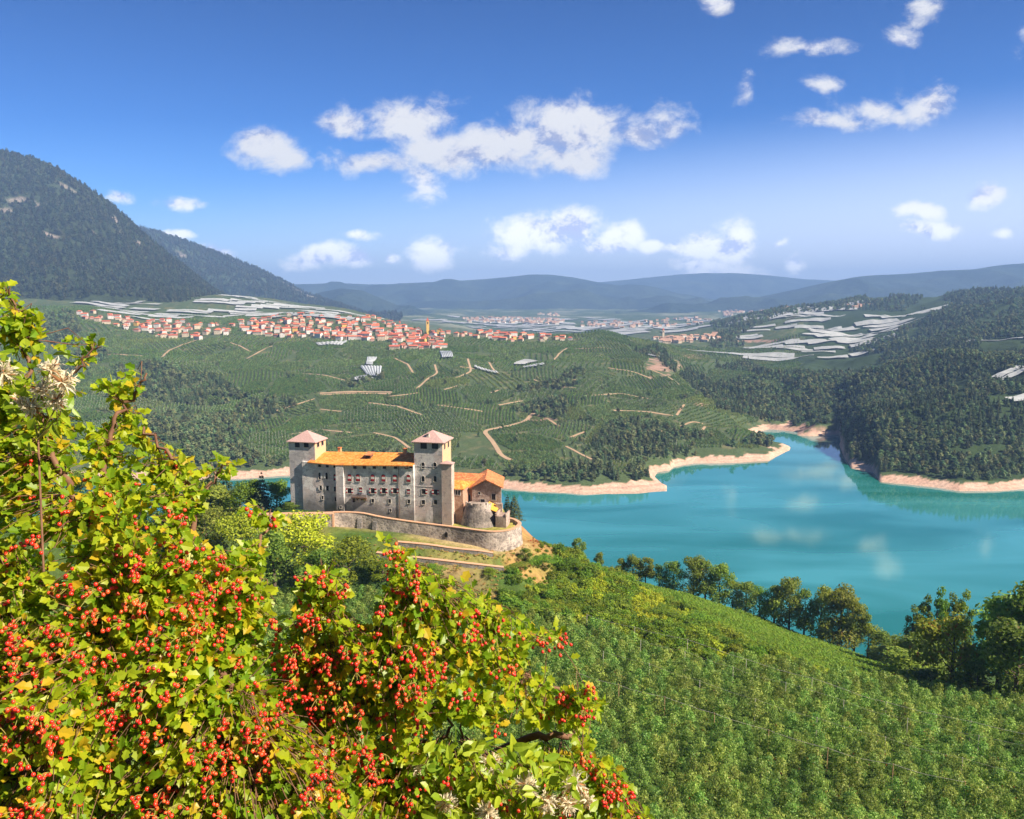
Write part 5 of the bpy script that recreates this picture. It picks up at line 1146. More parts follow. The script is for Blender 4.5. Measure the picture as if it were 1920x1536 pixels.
def nets():
    r_ = np.random.default_rng(12); cnt = 0
    for poly, dens, lab, grp in NETS:
        hs = [hit(*p) for p in poly]; hs = np.array([h for h in hs if h is not None]); x0, x1, y0, y1 = hs[:, 0].min(), hs[:, 0].max(), hs[:, 1].min(), hs[:, 1].max()
        y = y0
        while y < y1:
            wd = r_.uniform(26, 50) if y > 1500 else r_.uniform(14, 22); x = x0+r_.uniform(-60, 0)
            while x < x1:
                ln = r_.uniform(70, 190) if y > 1500 else r_.uniform(40, 80); cx, cy = x+ln/2, y+wd/2; px, py = project(cx, cy, hgt_grid(cx, cy))
                if inpoly(px, py, poly) and r_.uniform() < dens and cnt < 290:
                    net_strip(cx, cy, .12*math.sin(cx/200)+fbm(cx, cy, 500, 2, 5)*.8, ln*.94, wd*.8, lab, grp); cnt += 1
                x += ln*1.03+r_.choice([0, 12])
            y += wd*1.08
    print("nets", cnt)
    for q, lab, m in (([(688,673),(707,673),(698,688),(686,687)], "small grey striped net above the two other nets of the middle orchard slope", M_net2), ([(676,690),(716,690),(713,709),(690,708)], "large grey striped net at the centre of three on the middle orchard slope", M_net2), ([(663,712),(690,707),(701,713),(664,717)], "white net sheet lowest of three on the middle orchard slope", M_net),
                   ([(824,662),(846,662),(850,673),(828,674)], "striped pale net in the orchard just below the lower cluster of houses", M_net2), ([(963,686),(985,677),(1010,680),(985,686)], "broad white net on the orchard slope right of the church", M_net), ([(980,691),(1019,684),(1022,687),(984,693)], "narrow white net just below the broad one right of the church", M_net),
                   ([(889,688),(932,700),(935,704),(890,692)], "thin slanting white net beside a bend of a dirt track", M_net), ([(1211,664),(1249,668),(1244,674),(1215,669)], "white net on the hill shoulder near the pink scree", M_net), ([(592,646),(652,642),(640,650),(598,651)], "flat white net sheet under the middle of the village", M_net)):
        c = [hit(*p) for p in q]; c = [np.array(v) for v in c if v is not None]
        if len(c) < 4: continue
        n = 14; V_ = []
        for i in range(n+1):
            for j in range(n+1):
                s, t_ = i/n, j/n; p = (c[0]*(1-s)+c[1]*s)*(1-t_)+(c[3]*(1-s)+c[2]*s)*t_; V_.append((p[0], p[1], float(hgt_grid(p[0], p[1]))+3.6+(i % 2)*1.4))
        F_ = [(i*(n+1)+j, (i+1)*(n+1)+j, (i+1)*(n+1)+j+1, i*(n+1)+j+1) for i in range(n) for j in range(n)]
        tag(add_obj("hail_net", fast_mesh("hail_net", np.array(V_), np.array(F_)), m), lab, "net")
nets()

# --- houses
M_hw = [simple("cream_wall", (.66, .56, .42), (.58, .48, .36), .5, .9, rnd=.15), simple("white_wall", (.74, .70, .66), (.66, .62, .58), .5, .9, rnd=.12), simple("pink_wall", (.62, .40, .32), (.56, .36, .30), .5, .9, rnd=.15), simple("yellow_wall", (.75, .50, .13), (.68, .44, .12), .5, .9, rnd=.1)]
M_hr = [simple("tile_roof_orange", (.58, .17, .085), (.46, .13, .07), .8, .85, rnd=.25), simple("tile_roof_red", (.52, .13, .07), (.42, .11, .06), .8, .85, rnd=.25)]
def house_meshes(w, d, h, kind, wm, rm, rise=2.0):
    mb = MB(); mb.cur = 0
    prof = [(-d/2, 0), (d/2, 0), (d/2, h), (0, h+(rise if kind == 'gable' else 0)), (-d/2, h)] if kind == 'gable' else [(-d/2, 0), (d/2, 0), (d/2, h), (-d/2, h)]
    mb.hexa([(-w/2, y, z-1.5 if z == 0 else z) for y, z in prof], [(w/2, y, z-1.5 if z == 0 else z) for y, z in prof])
    mb.cur = 1; nf = int(h//2.7); nw = int(w//3)
    for f in range(nf):
        for k in range(nw):
            x = -w/2+(k+.5)*w/nw
            for s in (-1, 1): y = s*(d/2+.03); mb.box(x-.5, x+.5, min(y, y-s*.06), max(y, y-s*.06), f*2.8+1.0, f*2.8+2.3)
        for k in range(int(d//3.5)):
            y = -d/2+(k+.5)*d/int(d//3.5)
            for s in (-1, 1): x = s*(w/2+.03); mb.box(min(x, x-s*.06), max(x, x-s*.06), y-.5, y+.5, f*2.8+1.0, f*2.8+2.3)
    wme = bpy.data.meshes.new("wall"); wme.from_pydata(mb.v, [], mb.f); wme.materials.append(wm); wme.materials.append(M_dark); wme.polygons.foreach_set('material_index', mb.mi)
    mb = MB(); o = .9
    if kind == 'gable':
        for s in (-1, 1):
            lo = [(-w/2-o, s*(d/2+o), h-o*rise/(d/2)+.1), (w/2+o, s*(d/2+o), h-o*rise/(d/2)+.1), (w/2+o, 0, h+rise+.1), (-w/2-o, 0, h+rise+.1)]; mb.hexa(lo, [(x, y, z+.3) for x, y, z in lo])
    else:
        r0 = max(.1, w/2-d/2); a = [(-w/2-o, -d/2-o, h), (w/2+o, -d/2-o, h), (w/2+o, d/2+o, h), (-w/2-o, d/2+o, h)]; mb.add(a+[(-r0, 0, h+rise+.6), (r0, 0, h+rise+.6)], [(0, 1, 5, 4), (1, 2, 5), (2, 3, 4, 5), (3, 0, 4), (3, 2, 1, 0)])
    mb.box(w*.2, w*.2+.9, -d*.12, -d*.12+.9, h+rise*.5, h+rise+1.6)
    rme = bpy.data.meshes.new("roof"); rme.from_pydata(mb.v, [], mb.f); rme.materials.append(rm); return wme, rme
HOUSES = []
def village():
    r_ = np.random.default_rng(21); kinds = []
    for i, (w, d, h, kd, wi, ri, rise, nm) in enumerate([(15, 11, 7, 'gable', 0, 0, 2.2, "cream"), (13, 11, 8.5, 'hip', 1, 1, 2.0, "white"), (18, 12, 8, 'gable', 1, 0, 2.4, "long white"), (12, 10, 6.5, 'gable', 2, 1, 2.0, "pink"), (16, 12, 9, 'hip', 0, 0, 2.4, "tall cream"), (12, 11, 9, 'gable', 3, 0, 2.2, "yellow"), (22, 12, 7, 'gable', 0, 1, 2.6, "long cream"), (14, 12, 6, 'hip', 2, 0, 2.0, "low pink")]):
        kinds.append((house_meshes(w, d, h, kd, M_hw[wi], M_hr[ri], rise), nm, "orange" if ri == 0 else "red"))
    pts = []
    wherelab = ["on the slope at the left end of the village", "in the packed middle of the hilltop village", "in the lower cluster below the church tower"]
    for vi, (poly, nmax) in enumerate(zip(VILL, (66, 196, 32))):
        xs = [p[0] for p in poly]; ys = [p[1] for p in poly]; n = 0; tries = 0
        while n < nmax and tries < 14000:
            tries += 1; px, py = r_.uniform(min(xs), max(xs)), r_.uniform(min(ys), max(ys))
            if not inpoly(px, py, poly): continue
            if any(((px-a)/10.2)**2+((py-b)/3.0)**2 < 1 for a, b in pts[-260:]): continue
            h = hit(px, py)
            if h is None or h.y > 2600: continue
            pts.append((px, py)); n += 1; ki = int(r_.choice(8, p=[.18, .18, .12, .10, .16, .05, .10, .11])); (wm, rm), nm, rn = kinds[ki]
            rz = r_.normal(.1, .35)+(1.57 if r_.uniform() < .25 else 0); sc = r_.uniform(.68, 1.02)
            t = empty("village_house", (h.x, h.y, h.z), rz); t.scale = (sc, sc, sc); kk = "%s house with %s roof " % (nm, rn)
            tag(t, kk+wherelab[vi], "house", "%s houses %s" % (nm, wherelab[vi]))
            for nm_, me_ in (("wall", wm), ("roof", rm)): c = bpy.data.objects.new(nm_, me_); COL.objects.link(c); c.parent = t
            HOUSES.append((h.x, h.y))
    print("houses", len(HOUSES))
    # church towers
    def campanile(px, py, w, h, name, lab, mw, Y=None):
        p = hit(px, py) if Y is None else Vector(T(px, py, Y)); t = empty(name, tuple(p), .2); tag(t, lab, "church tower")
        mb = MB(); mb.box(-w/2, w/2, -w/2, w/2, -3, h); mb.box(-w/2-.3, w/2+.3, -w/2-.3, w/2+.3, h*.72, h*.72+.5); mb.box(-w/2-.4, w/2+.4, -w/2-.4, w/2+.4, h-.4, h+.1); mb.cur = 1
        for s in (-1, 1):
            mb.box(-w*.2, w*.2, s*(w/2+.02)-.05, s*(w/2+.02)+.05, h*.77, h*.93); mb.box(s*(w/2+.02)-.05, s*(w/2+.02)+.05, -w*.2, w*.2, h*.77, h*.93)
        mb.build("shaft", [mw, M_dark], t); mb = MB(); o = w/2+.5; mb.add([(-o, -o, h+.1), (o, -o, h+.1), (o, o, h+.1), (-o, o, h+.1), (0, 0, h+w*1.3)], [(0, 1, 4), (1, 2, 4), (2, 3, 4), (3, 0, 4), (3, 2, 1, 0)]); mb.build("roof", M_hr[1], t)
    campanile(802, 627, 6.5, 31, "church_tower", "tall square ochre church tower rising above the village roofs", M_hw[3])
    campanile(750, 622, 3.5, 22, "church_tower", "slim pale bell tower left of the tall ochre church tower", M_hw[2])
    # garden trees among the houses
    for i in range(46):
        poly = VILL[i % 3 if i % 4 else 1]; 
        for _ in range(50):
            px, py = r_.uniform(min(p[0] for p in poly), max(p[0] for p in poly)), r_.uniform(min(p[1] for p in poly), max(p[1] for p in poly))
            if inpoly(px, py, poly): break
        h = hit(px, py)
        if h is None or h.y > 2500 or min(math.hypot(h.x-a, h.y-b) for a, b in HOUSES) < 9: continue
        place_tree("garden_tree", hp[int(r_.integers(0, 5))], (h.x, h.y, h.z), r_.uniform(.5, .95), 1.0*i, "dark tree standing among the houses of the hilltop village", "tree", "trees among the village houses")
    # far villages: too many and too small to tell apart
    VV = []; FF = []; CC = []; nv = 0
    for poly, n, Yr in (([(868,598),(960,596),(1062,600),(1060,610),(880,606)], 110, 0), ([(1085,606),(1200,604),(1335,594),(1335,608),(1200,618),(1090,614)], 80, 0), ([(1340,582),(1480,572),(1480,582),(1360,594)], 90, 0), ([(1225,636),(1345,628),(1350,640),(1240,646)], 70, 0), ([(1650,572),(1560,576),(1600,579)], 20, 0), ([(1000,590),(1050,588),(1050,594)], 12, 0)):
        for _ in range(n):
            for _t in range(30):
                px, py = r_.uniform(min(p[0] for p in poly), max(p[0] for p in poly)), r_.uniform(min(p[1] for p in poly), max(p[1] for p in poly))
                if inpoly(px, py, poly): break
            h = hit(px, py)
            if h is None: continue
            s = 1.0 if h.y < 4000 else 1.5; w, d, hh = r_.uniform(10, 18)*s, r_.uniform(9, 12)*s, r_.uniform(6, 9)*s; a = r_.uniform(-.5, .5); ca, sa = math.cos(a), math.sin(a)
            pr = [(-w/2, -d/2, -3), (w/2, -d/2, -3), (w/2, d/2, -3), (-w/2, d/2, -3), (-w/2, -d/2, hh), (w/2, -d/2, hh), (w/2, d/2, hh), (-w/2, d/2, hh)]
            rf = [(-w/2-1, -d/2-1, hh+.1), (w/2+1, -d/2-1, hh+.1), (w/2+1, d/2+1, hh+.1), (-w/2-1, d/2+1, hh+.1), (-w/2, 0, hh+3.4), (w/2, 0, hh+3.4)]
            V_ = [(h.x+x*ca-y*sa, h.y+x*sa+y*ca, h.z+z) for x, y, z in pr+rf]; VV += V_
            FF += [[nv+i for i in f] for f in ((0, 1, 5, 4), (1, 2, 6, 5), (2, 3, 7, 6), (3, 0, 4, 7), (8, 9, 13, 12), (10, 11, 12, 13), (9, 10, 13, 13)[:3], (11, 8, 12))]; nv += 14
            wc = [(.72, .68, .62), (.68, .56, .42), (.66, .5, .4)][r_.integers(0, 3)]; CC += [wc]*8+[(.46, .28, .20)]*6
    me = bpy.data.meshes.new("distant_villages"); me.from_pydata(VV, [], FF); set_color(me, "lc", np.array(CC)); tag(add_obj("distant_villages", me, M_ground), "tiny pale houses of villages on the hazy valley floor", kind='stuff')
    p = hit(1243, 640); campanile(1243, 638, 7, 36, "church_tower", "small pointed church tower of the far red village in the valley", M_hw[0])
village()
def valley_nets():
    r_ = np.random.default_rng(31); VV = []; FF = []; nv = 0
    for poly, n in (([(800,600),(870,592),(1060,596),(1200,600),(1330,592),(1330,620),(1180,630),(1000,622),(850,616)], 110), ([(1340,600),(1480,576),(1600,572),(1560,584),(1420,606)], 40)):
        for _ in range(n):
            for _t in range(30):
                px, py = r_.uniform(min(p[0] for p in poly), max(p[0] for p in poly)), r_.uniform(min(p[1] for p in poly), max(p[1] for p in poly))
                if inpoly(px, py, poly): break
            h = hit(px, py)
            if h is None or h.y < 3000: continue
            ln, wd = r_.uniform(80, 240), r_.uniform(30, 70); a = r_.normal(0, .3)
            for i in range(6):
                u = -ln/2+ln*i/5
                for v in (-wd/2, wd/2): x, y = h.x+u*math.cos(a)-v*math.sin(a), h.y+u*math.sin(a)+v*math.cos(a); VV.append((x, y, float(hgt_grid(x, y))+5))
            FF += [(nv+2*i, nv+2*i+2, nv+2*i+3, nv+2*i+1) for i in range(5)]; nv += 12
    tag(add_obj("valley_nets", fast_mesh("valley_nets", np.array(VV), np.array(FF)), M_net), "countless pale netted plots on the hazy valley floor", kind='stuff')
valley_nets()
# ------------------------------------------------------------------ near side: apple orchard, vineyard, shrubs, single trees
def plane_pts(y0, y1, x0, x1, ang, sr, st, jr, jt, seed):
    r_ = np.random.default_rng(seed); c = math.cos(ang), math.sin(ang); D = 260
    u = np.arange(-D, D, st); v = np.arange(-D, D, sr); U, Vv = np.meshgrid(u, v, indexing='ij'); U = U+r_.uniform(-jt, jt, U.shape); Vv = Vv+r_.uniform(-jr, jr, Vv.shape)
    x = (x0+x1)/2+U*c[0]-Vv*c[1]; y = (y0+y1)/2+U*c[1]+Vv*c[0]; k = (y > y0) & (y < y1) & (x > x0) & (x < x1); return x[k], y[k]
ORCH = [(-400,1700),(-400,1120),(300,1110),(440,1110),(560,1112),(700,1118),(760,1140),(900,1168),(1000,1160),(1096,1182),(1192,1210),(1287,1247),(1383,1250),(1479,1255),(1551,1272),(1671,1292),(1920,1318),(2300,1330),(2300,1750)]
SHRB = [(1012,1000),(1100,1036),(1200,1094),(1262,1112),(1350,1165),(1460,1222),(1560,1258),(1670,1282),(1960,1305),(1960,1332),(1671,1296),(1551,1276),(1479,1259),(1383,1254),(1287,1251),(1192,1214),(1096,1186),(1000,1164),(945,1165),(940,1110),(960,1075),(1000,1062),(1010,1030)]
VINE = [(1192,1095),(1300,1122),(1450,1170),(1560,1214),(1690,1262),(1668,1290),(1600,1282),(1500,1250),(1400,1206),(1300,1150),(1240,1124)]
def near_plants():
    app = [tree_thing("a", s, ML_app, 3.4, 2.7, .2, 1, 540, .14, .06, 'spindle') for s in (31, 32, 33, 34)]
    x, y = plane_pts(70, 235, -130, 150, R(-38), 3.7, 1.7, .45, .6, 3); z = hgt_grid(x, y); PX, PY = project(x, y, z)
    k = inpoly(PX, PY, ORCH) & (PX > -160) & (PX < 1990) & (PY < 1640); x, y, z = x[k], y[k], z[k]; n = len(x); r_ = np.random.default_rng(4)
    sc = r_.uniform(.66, 1.3, n); rz = r_.uniform(0, 6.28, n); idx = r_.integers(0, 4, n); PX, PY = project(x, y, z)
    key = np.where((PX > 1130) & (PX < 1930) & (PY < 1560), y, 1e6); order = np.argsort(key)[:290]; keep = np.ones(n, bool); keep[order] = False
    for q in order: place_tree("apple_tree", app[idx[q]], (x[q], y[q], z[q]), sc[q], rz[q], "slender leafy apple tree in the nearest rows of the orchard at bottom right", "tree", "nearest apple trees of the orchard")
    pr = [proto("apple", mesh_pair("apple", lobes_crown(s, 3.4, 2.7, .2, 1, 400, .155, 'spindle'), tmpM, [ML_app, M_bark])) for s in (31, 32, 33, 34)]
    print("apple", n); scatter("apple_orchard", np.stack([x, y, z], 1)[keep], sc[keep], rz[keep], idx[keep], pr, "hundreds of apple trees in close rows on the near slope")
    # trellis wires and posts of the orchard
    for i, (a, b) in enumerate((((1100, 1190, 192), (2000, 1425, 124)), ((1080, 1338, 150), (1800, 1590, 108)), ((1130, 1292, 163), (1960, 1545, 110)), ((1200, 1258, 172), (1980, 1460, 120)))):
        A = np.array(T(*a)); B = np.array(T(*b)); n_ = 7; P_ = []
        for j in range(n_*6+1):
            t_ = j/(n_*6); p = A*(1-t_)+B*t_; p[2] = float(hgt_grid(p[0], p[1]))+4.35-.25*math.sin(math.pi*(t_*n_ % 1)); P_.append(tuple(p))
        t = empty("orchard_trellis", P_[0]); w = ["pale high trellis wire crossing the whole orchard below the vineyard", "lowest trellis wire, nearest to the berry bush", "faint trellis wire, second from the bottom of the orchard", "faint trellis wire just under the highest one"][i]; tag(t, w, "trellis", "trellis wires over the near orchard")
        mb = MB(); o_ = P_[0]; rad = (.032, .028, .015, .015)[i]; mb.tube([(p[0]-o_[0], p[1]-o_[1], p[2]-o_[2]) for p in P_], rad, 5); mb.build("wire", M_frame, t)
        for j in range(0, n_*6+1, 6):
            p = P_[j]; zz = float(hgt_grid(p[0], p[1])); mb = MB(); mb.tube([(p[0]-o_[0], p[1]-o_[1], zz-.3-o_[2]), (p[0]-o_[0], p[1]-o_[1], p[2]+.1-o_[2])], .055, 6); mb.build("post", M_coping if i == 1 else M_frame, t)
    # vineyard
    x, y = plane_pts(190, 330, 30, 160, R(-32), 2.1, .8, .12, .2, 6); z = hgt_grid(x, y); PX, PY = project(x, y, z); k = inpoly(PX, PY, VINE); x, y, z = x[k], y[k], z[k]; n = len(x)
    pr = [proto("vine", mesh_pair("vine", lobes_crown(s, 1.7, 1.5, .1, 4, 90, .17, 'shrub'), tmpM, [ML_vine, M_bark])) for s in (41, 42)]
    print("vines", n); scatter("vineyard_rows", np.stack([x, y, z], 1), r_.uniform(.8, 1.15, n), r_.uniform(0, 6.28, n), r_.integers(0, 2, n), pr, "low bright green vines in tight rows above the lake")
    # shrubbery of the ridge
    x, y = plane_pts(170, 300, -10, 140, .3, 2.3, 2.3, .9, .9, 8); z = hgt_grid(x, y); PX, PY = project(x, y, z)
    k = inpoly(PX, PY, SHRB) | (inpoly(PX, PY, [(1640,1270),(1960,1290),(1960,1330),(1640,1300)])); x, y, z = x[k], y[k], z[k]; PX, PY = PX[k], PY[k]; n = len(x)
    yl = fbm(PX*2, PY*3, 90, 3, 17)+np.where(((PX-1245)/70)**2+((PY-1135)/40)**2 < 1, .45, 0)+np.where(((PX-1590)/80)**2+((PY-1262)/26)**2 < 1, .6, 0)
    idx = np.where(yl > .32, 2, r_.integers(0, 2, n)); sc = r_.uniform(.55, 1.25, n)*(1+.35*fbm(x, y, 14, 2, 9))
    near_c = segdist(x, y, [T(985,1040,224)[:2], T(1000,1015,238)[:2], T(1000,1000,250)[:2]]) < 8; sc[near_c] *= .4; PYe = np.interp(PX, [1190, 1262, 1350, 1460, 1560, 1670], [1094, 1112, 1165, 1222, 1258, 1282]); sc *= np.where((PX > 1185) & (PX < 1680), np.clip((PY-PYe)/34+.28, .28, 1), 1)
    print("shrubs", n); scatter("shrubbery", np.stack([x, y, z-.2], 1), sc, r_.uniform(0, 6.28, n), idx, P_shr, "tangled green scrub covering the ridge right of the castle")
    # scrub under the lakeside trees
    x, y = plane_pts(240, 330, 20, 150, .2, 2.6, 2.6, 1, 1, 18); z = hgt_grid(x, y); PX, PY = project(x, y, z)
    k = inpoly(PX, PY, [(1150,1060),(1250,1080),(1345,1106),(1450,1140),(1560,1182),(1650,1215),(1730,1255),(1960,1290),(1960,1318),(1735,1290),(1700,1264),(1650,1232),(1555,1200),(1450,1156),(1345,1118),(1250,1088),(1150,1068)]) & (r_.uniform(0, 1, len(x)) < .8); x, y, z = x[k], y[k], z[k]; n = len(x)
    pr2 = [proto("scrub", mesh_pair("scrub", lobes_crown(s, 3.2, 4.2, .1, 6, 520, .24, 'shrub'), tmpM, [m_, M_bark])) for s, m_ in ((71, ML_oak), (72, ML_shr), (73, ML_yel))]
    scatter("lakeside_scrub", np.stack([x, y, z-.2], 1), r_.uniform(.7, 1.5, n), r_.uniform(0, 6.28, n), r_.choice(3, n, p=[.6, .28, .12]), pr2, "dark mixed scrub under the lakeside row of trees")
    # dry grass on the terraces
    x, y = plane_pts(195, 262, -70, 20, .1, .8, .8, .4, .4, 9); z = hgt_grid(x, y); PX, PY = project(x, y, z); k = inpoly(PX, PY, [(690,1000),(760,1013),(840,1028),(930,1034),(982,1020),(1012,1000),(1018,1050),(980,1075),(930,1095),(950,1165),(820,1150),(740,1115),(690,1060)]); x, y, z = x[k], y[k], z[k]; k = r_.uniform(0, 1, len(x)) < .38+.5*fbm(x, y, 7, 2, 3); x, y, z = x[k], y[k], z[k]; n = len(x)
    mg = [leafy("dry_grass", (.42, .34, .10), (.60, .40, .14), .3, objr=.2), leafy("green_weed", (.16, .24, .03), (.30, .34, .05), .3, objr=.2), leafy("rust_weed", (.46, .20, .08), (.58, .27, .10), .3, objr=.2)]
    pr = [proto("weed", mesh_pair("weed", lobes_crown(50+i, .6, .9, 0, 3, 60, .10, 'shrub'), tmpM, [m_, M_bark])) for i, m_ in enumerate(mg)]
    PX, PY = project(x, y, z); idx = np.where((PX > 975) & (r_.uniform(0, 1, n) < .7), 2, np.where(r_.uniform(0, 1, n) < .5, 0, 1))
    scatter("dry_weeds", np.stack([x, y, z], 1), r_.uniform(.5, 1.4, n), r_.uniform(0, 6.28, n), idx, pr, "dry yellow and rust coloured weeds on the castle terraces")
near_plants()

def single_trees():
    def fam(s, m, h, w, nl=11, nleaf=3800, leaf=.27, ck='broad'): return tree_thing("t", s, m, h, w, h*.03, nl, nleaf, leaf, h*.022, ck)
    K = {'oak1': (fam(61, ML_oak, 12, 9), 12, 9), 'oak2': (fam(62, ML_oak, 12, 8, 11), 12, 8), 'oak3': (fam(63, ML_oak, 12, 10, 12), 12, 10),
         'yel': (fam(64, ML_yel, 12, 10, 10), 12, 10), 'gr': (fam(65, ML_shr, 12, 11, 11, 3000), 12, 11), 'gy': (fam(66, ML_shry, 12, 12, 11, 3200), 12, 12),
         'con': (fam(67, ML_con, 12, 6, 7, 2200, .28, 'conifer'), 12, 6), 'pop': (fam(68, ML_shr, 14, 5.6, 30, 3600, .24), 14, 4.6)}
    def put(k, px, py, Y, hpx, wpx, name, label, group=None):
        """base pixel and depth give the foot; height and width are converted to metres there"""
        pr, h0, w0 = K[k]; x, y, z = T(px, py, Y); zg = float(hgt_grid(x, y)); s = Y/1500/.975
        H = (hpx*s*1.02+(z-zg)); place_tree(name, pr, (x, y, zg-.2), (wpx*s/w0, wpx*s/w0, H/h0), px*.37, label, "tree", group)
    g = "trees between the vineyard and the lake"
    for i, (px, py, h, w, k, lb) in enumerate([
        (1163,1076,34,26,'oak2',"small tree at the left end of the row along the lakeside vineyard"),(1186,1082,44,34,'oak1',"round tree second from the left in the lakeside row"),(1210,1086,48,30,'oak2',"narrow tree third from the left in the lakeside row"),
        (1236,1090,34,34,'gr',"low pale bush between taller trees of the lakeside row"),(1262,1098,52,40,'oak3',"spreading tree where the lakeside row begins to rise"),(1300,1112,76,44,'oak1',"tall tree forming the left half of the lakeside row's first big clump"),(1322,1118,78,40,'oak2',"tall tree in the centre of the lakeside row's first big clump"),
        (1348,1124,76,48,'oak3',"tall brownish tree closing the first big clump of the lakeside row"),(1374,1128,44,34,'gr',"low green tree right of the first big clump"),(1398,1136,52,46,'oak3',"rounded mid-height tree in the gap of the lakeside row"),(1424,1144,50,44,'gr',"bright rounded bush-like tree in the middle of the lakeside row"),
        (1452,1154,64,40,'oak2',"tree just left of the tallest lakeside trees"),(1480,1162,88,50,'oak1',"tall open tree standing over the middle of the lakeside row"),(1508,1172,80,40,'oak2',"dark tree between the two tallest lakeside trees"),(1538,1182,92,52,'oak3',"broad dark tree left of the tallest one by the lake"),
        (1574,1194,104,66,'oak1',"tallest broad tree of the lakeside row"),(1602,1204,86,44,'oak2',"tree leaning against the tallest lakeside tree's right side"),(1560,1204,48,40,'gr',"pale green bush under the tallest lakeside tree"),(1628,1212,50,44,'gr',"rounded green tree after the tallest lakeside tree"),
        (1652,1222,46,40,'oak3',"low dark tree near the right end of the lakeside row"),(1678,1232,44,40,'yel',"yellow-brown tree near the right end of the lakeside row"),(1704,1244,48,44,'oak3',"last low tree of the lakeside row before the poplars")]):
        put(k, px, py, 302-(px-1163)*.075, h*.95, w*1.35, "broadleaf_tree", lb, g)
    for i, (px, hp, lb) in enumerate(((1706,150,"leftmost slender poplar behind the yellowing tree"),(1730,172,"second slender poplar behind the yellowing tree"),(1753,188,"tallest slender poplar left of the middle of its group"),(1776,176,"fourth slender poplar of the group by the lake"),(1800,182,"rightmost slender poplar beside the big dark tree"))): put('pop', px, 1272, 232, hp, 34, "poplar", lb, "slender poplars at right")
    put('oak3', 1702, 1296, 205, 84, 130, "broadleaf_tree", "low dark spreading tree below the poplars"); put('yel', 1782, 1300, 180, 170, 150, "broadleaf_tree", "large yellowing tree glowing beside the dark tree at right"); put('oak1', 1735, 1312, 182, 58, 100, "broadleaf_tree", "dark green tree at the foot of the yellowing tree")
    put('oak2', 1868, 1322, 178, 232, 175, "broadleaf_tree", "big dark tree at the right edge, its crown above the water"); put('oak1', 1930, 1330, 168, 262, 200, "broadleaf_tree", "tallest dark tree cut by the right edge of the view"); put('oak3', 1830, 1330, 170, 96, 90, "broadleaf_tree", "dark lower tree filling the gap right of the yellowing tree")
    put('oak1', 1900, 1345, 158, 185, 160, "broadleaf_tree", "dark tree in front of the two tallest trees at the right edge"); put('oak2', 1718, 1285, 215, 110, 110, "broadleaf_tree", "dark tree in front of the leftmost poplars"); put('oak3', 1662, 1262, 240, 52, 70, "broadleaf_tree", "low dark tree between the lakeside row and the poplars")
    for i, (px, k, h) in enumerate(((20,'oak1',110),(85,'gr',100),(150,'oak3',118),(215,'oak2',104),(275,'gy',96),(345,'oak1',112),(400,'oak3',92))): put(k, px, 1000, 250, h, 110, "broadleaf_tree", "hillside tree glimpsed only through gaps in the berry bush", "trees behind the berry bush")
    for px, h, k in ((404, 118, 'con'), (452, 88, 'gr'), (384, 96, 'oak1')): put(k, px, 990, 252, h, 60 if k == 'con' else 84, "spruce" if k == 'con' else "broadleaf_tree", {'con': "tall green spruce beside the bush sprays left of the castle", 'gr': "bright tree between the two spruces left of the castle", 'oak1': "dark tree half covered by the bush sprays left of the castle"}[k])
    # castle hill
    for px, py, Y, h, w, k, nm, lb in [(572,1092,216,132,150,'gy',"broadleaf_tree","big yellow-green tree in front of the ring wall's left end"),(655,1112,212,110,120,'gr',"broadleaf_tree","rounded green tree in front of the middle of the ring wall"),(718,1120,210,74,86,'gr',"broadleaf_tree","lower green tree at the left end of the terrace walls"),
        (610,1120,206,92,110,'oak3',"broadleaf_tree","dark green tree below the yellow-green tree in front of the wall"),(515,1104,210,116,110,'oak1',"broadleaf_tree","dark tree partly behind the berry bush below the flank wall"),(455,1070,222,110,110,'gy',"broadleaf_tree","yellow-green tree behind the berry bush at left"),(390,1060,226,112,110,'oak3',"broadleaf_tree","dark round tree behind the berry bush sprays"),(330,1040,230,100,100,'gr',"broadleaf_tree","green tree mostly hidden behind the bush sprays"),
        (520,972,262,72,64,'oak1',"broadleaf_tree","dark tree touching the left side of the corner tower"),(478,978,262,84,60,'oak2',"broadleaf_tree","tree behind the spruce left of the castle"),(493,968,254,88,40,'con',"spruce","brownish spruce left of the corner tower"),(428,980,258,104,54,'con',"spruce","pale green spruce farther left of the castle"),(548,985,248,46,44,'oak3',"broadleaf_tree","low tree at the foot of the corner tower"),
        (964,992,256,66,34,'con',"spruce","dark spruce just right of the castle gate"),(951,986,262,62,28,'con',"spruce","second dark spruce tucked behind the castle gate"),(920,1096,214,34,36,'gr',"bush","bright green bush below the lower terrace wall"),(985,1052,226,26,34,'gr',"bush","small round bush at the foot of the ring wall's rounded end"),(812,1112,212,56,56,'gr',"bush","green bush beside a red berry spray below the terraces"),
        (968,1112,224,60,74,'oak3',"broadleaf_tree","dark green low tree at the right end of the lower terrace wall"),(1010,1098,230,58,80,'gr',"broadleaf_tree","leafy green tree on the ridge just right of the terraces"),(1062,1100,234,56,70,'gr',"broadleaf_tree","second leafy tree on the ridge right of the terraces"),(1300,1198,212,46,110,'gr',"bush","wide low dark-green bush mound above the orchard"),(1240,1182,216,44,90,'gr',"bush","green bush mound left of the widest one above the orchard"),(1360,1214,206,40,100,'gr',"bush","right-hand green bush mound above the orchard"),
        (1085,1035,262,30,30,'oak2',"broadleaf_tree","little tree on the skyline of the ridge against the water"),(1125,1062,272,28,26,'oak1',"broadleaf_tree","second little tree on the ridge skyline against the water")]:
        put(k, px, py, Y, h, w, nm, lb)
single_trees()
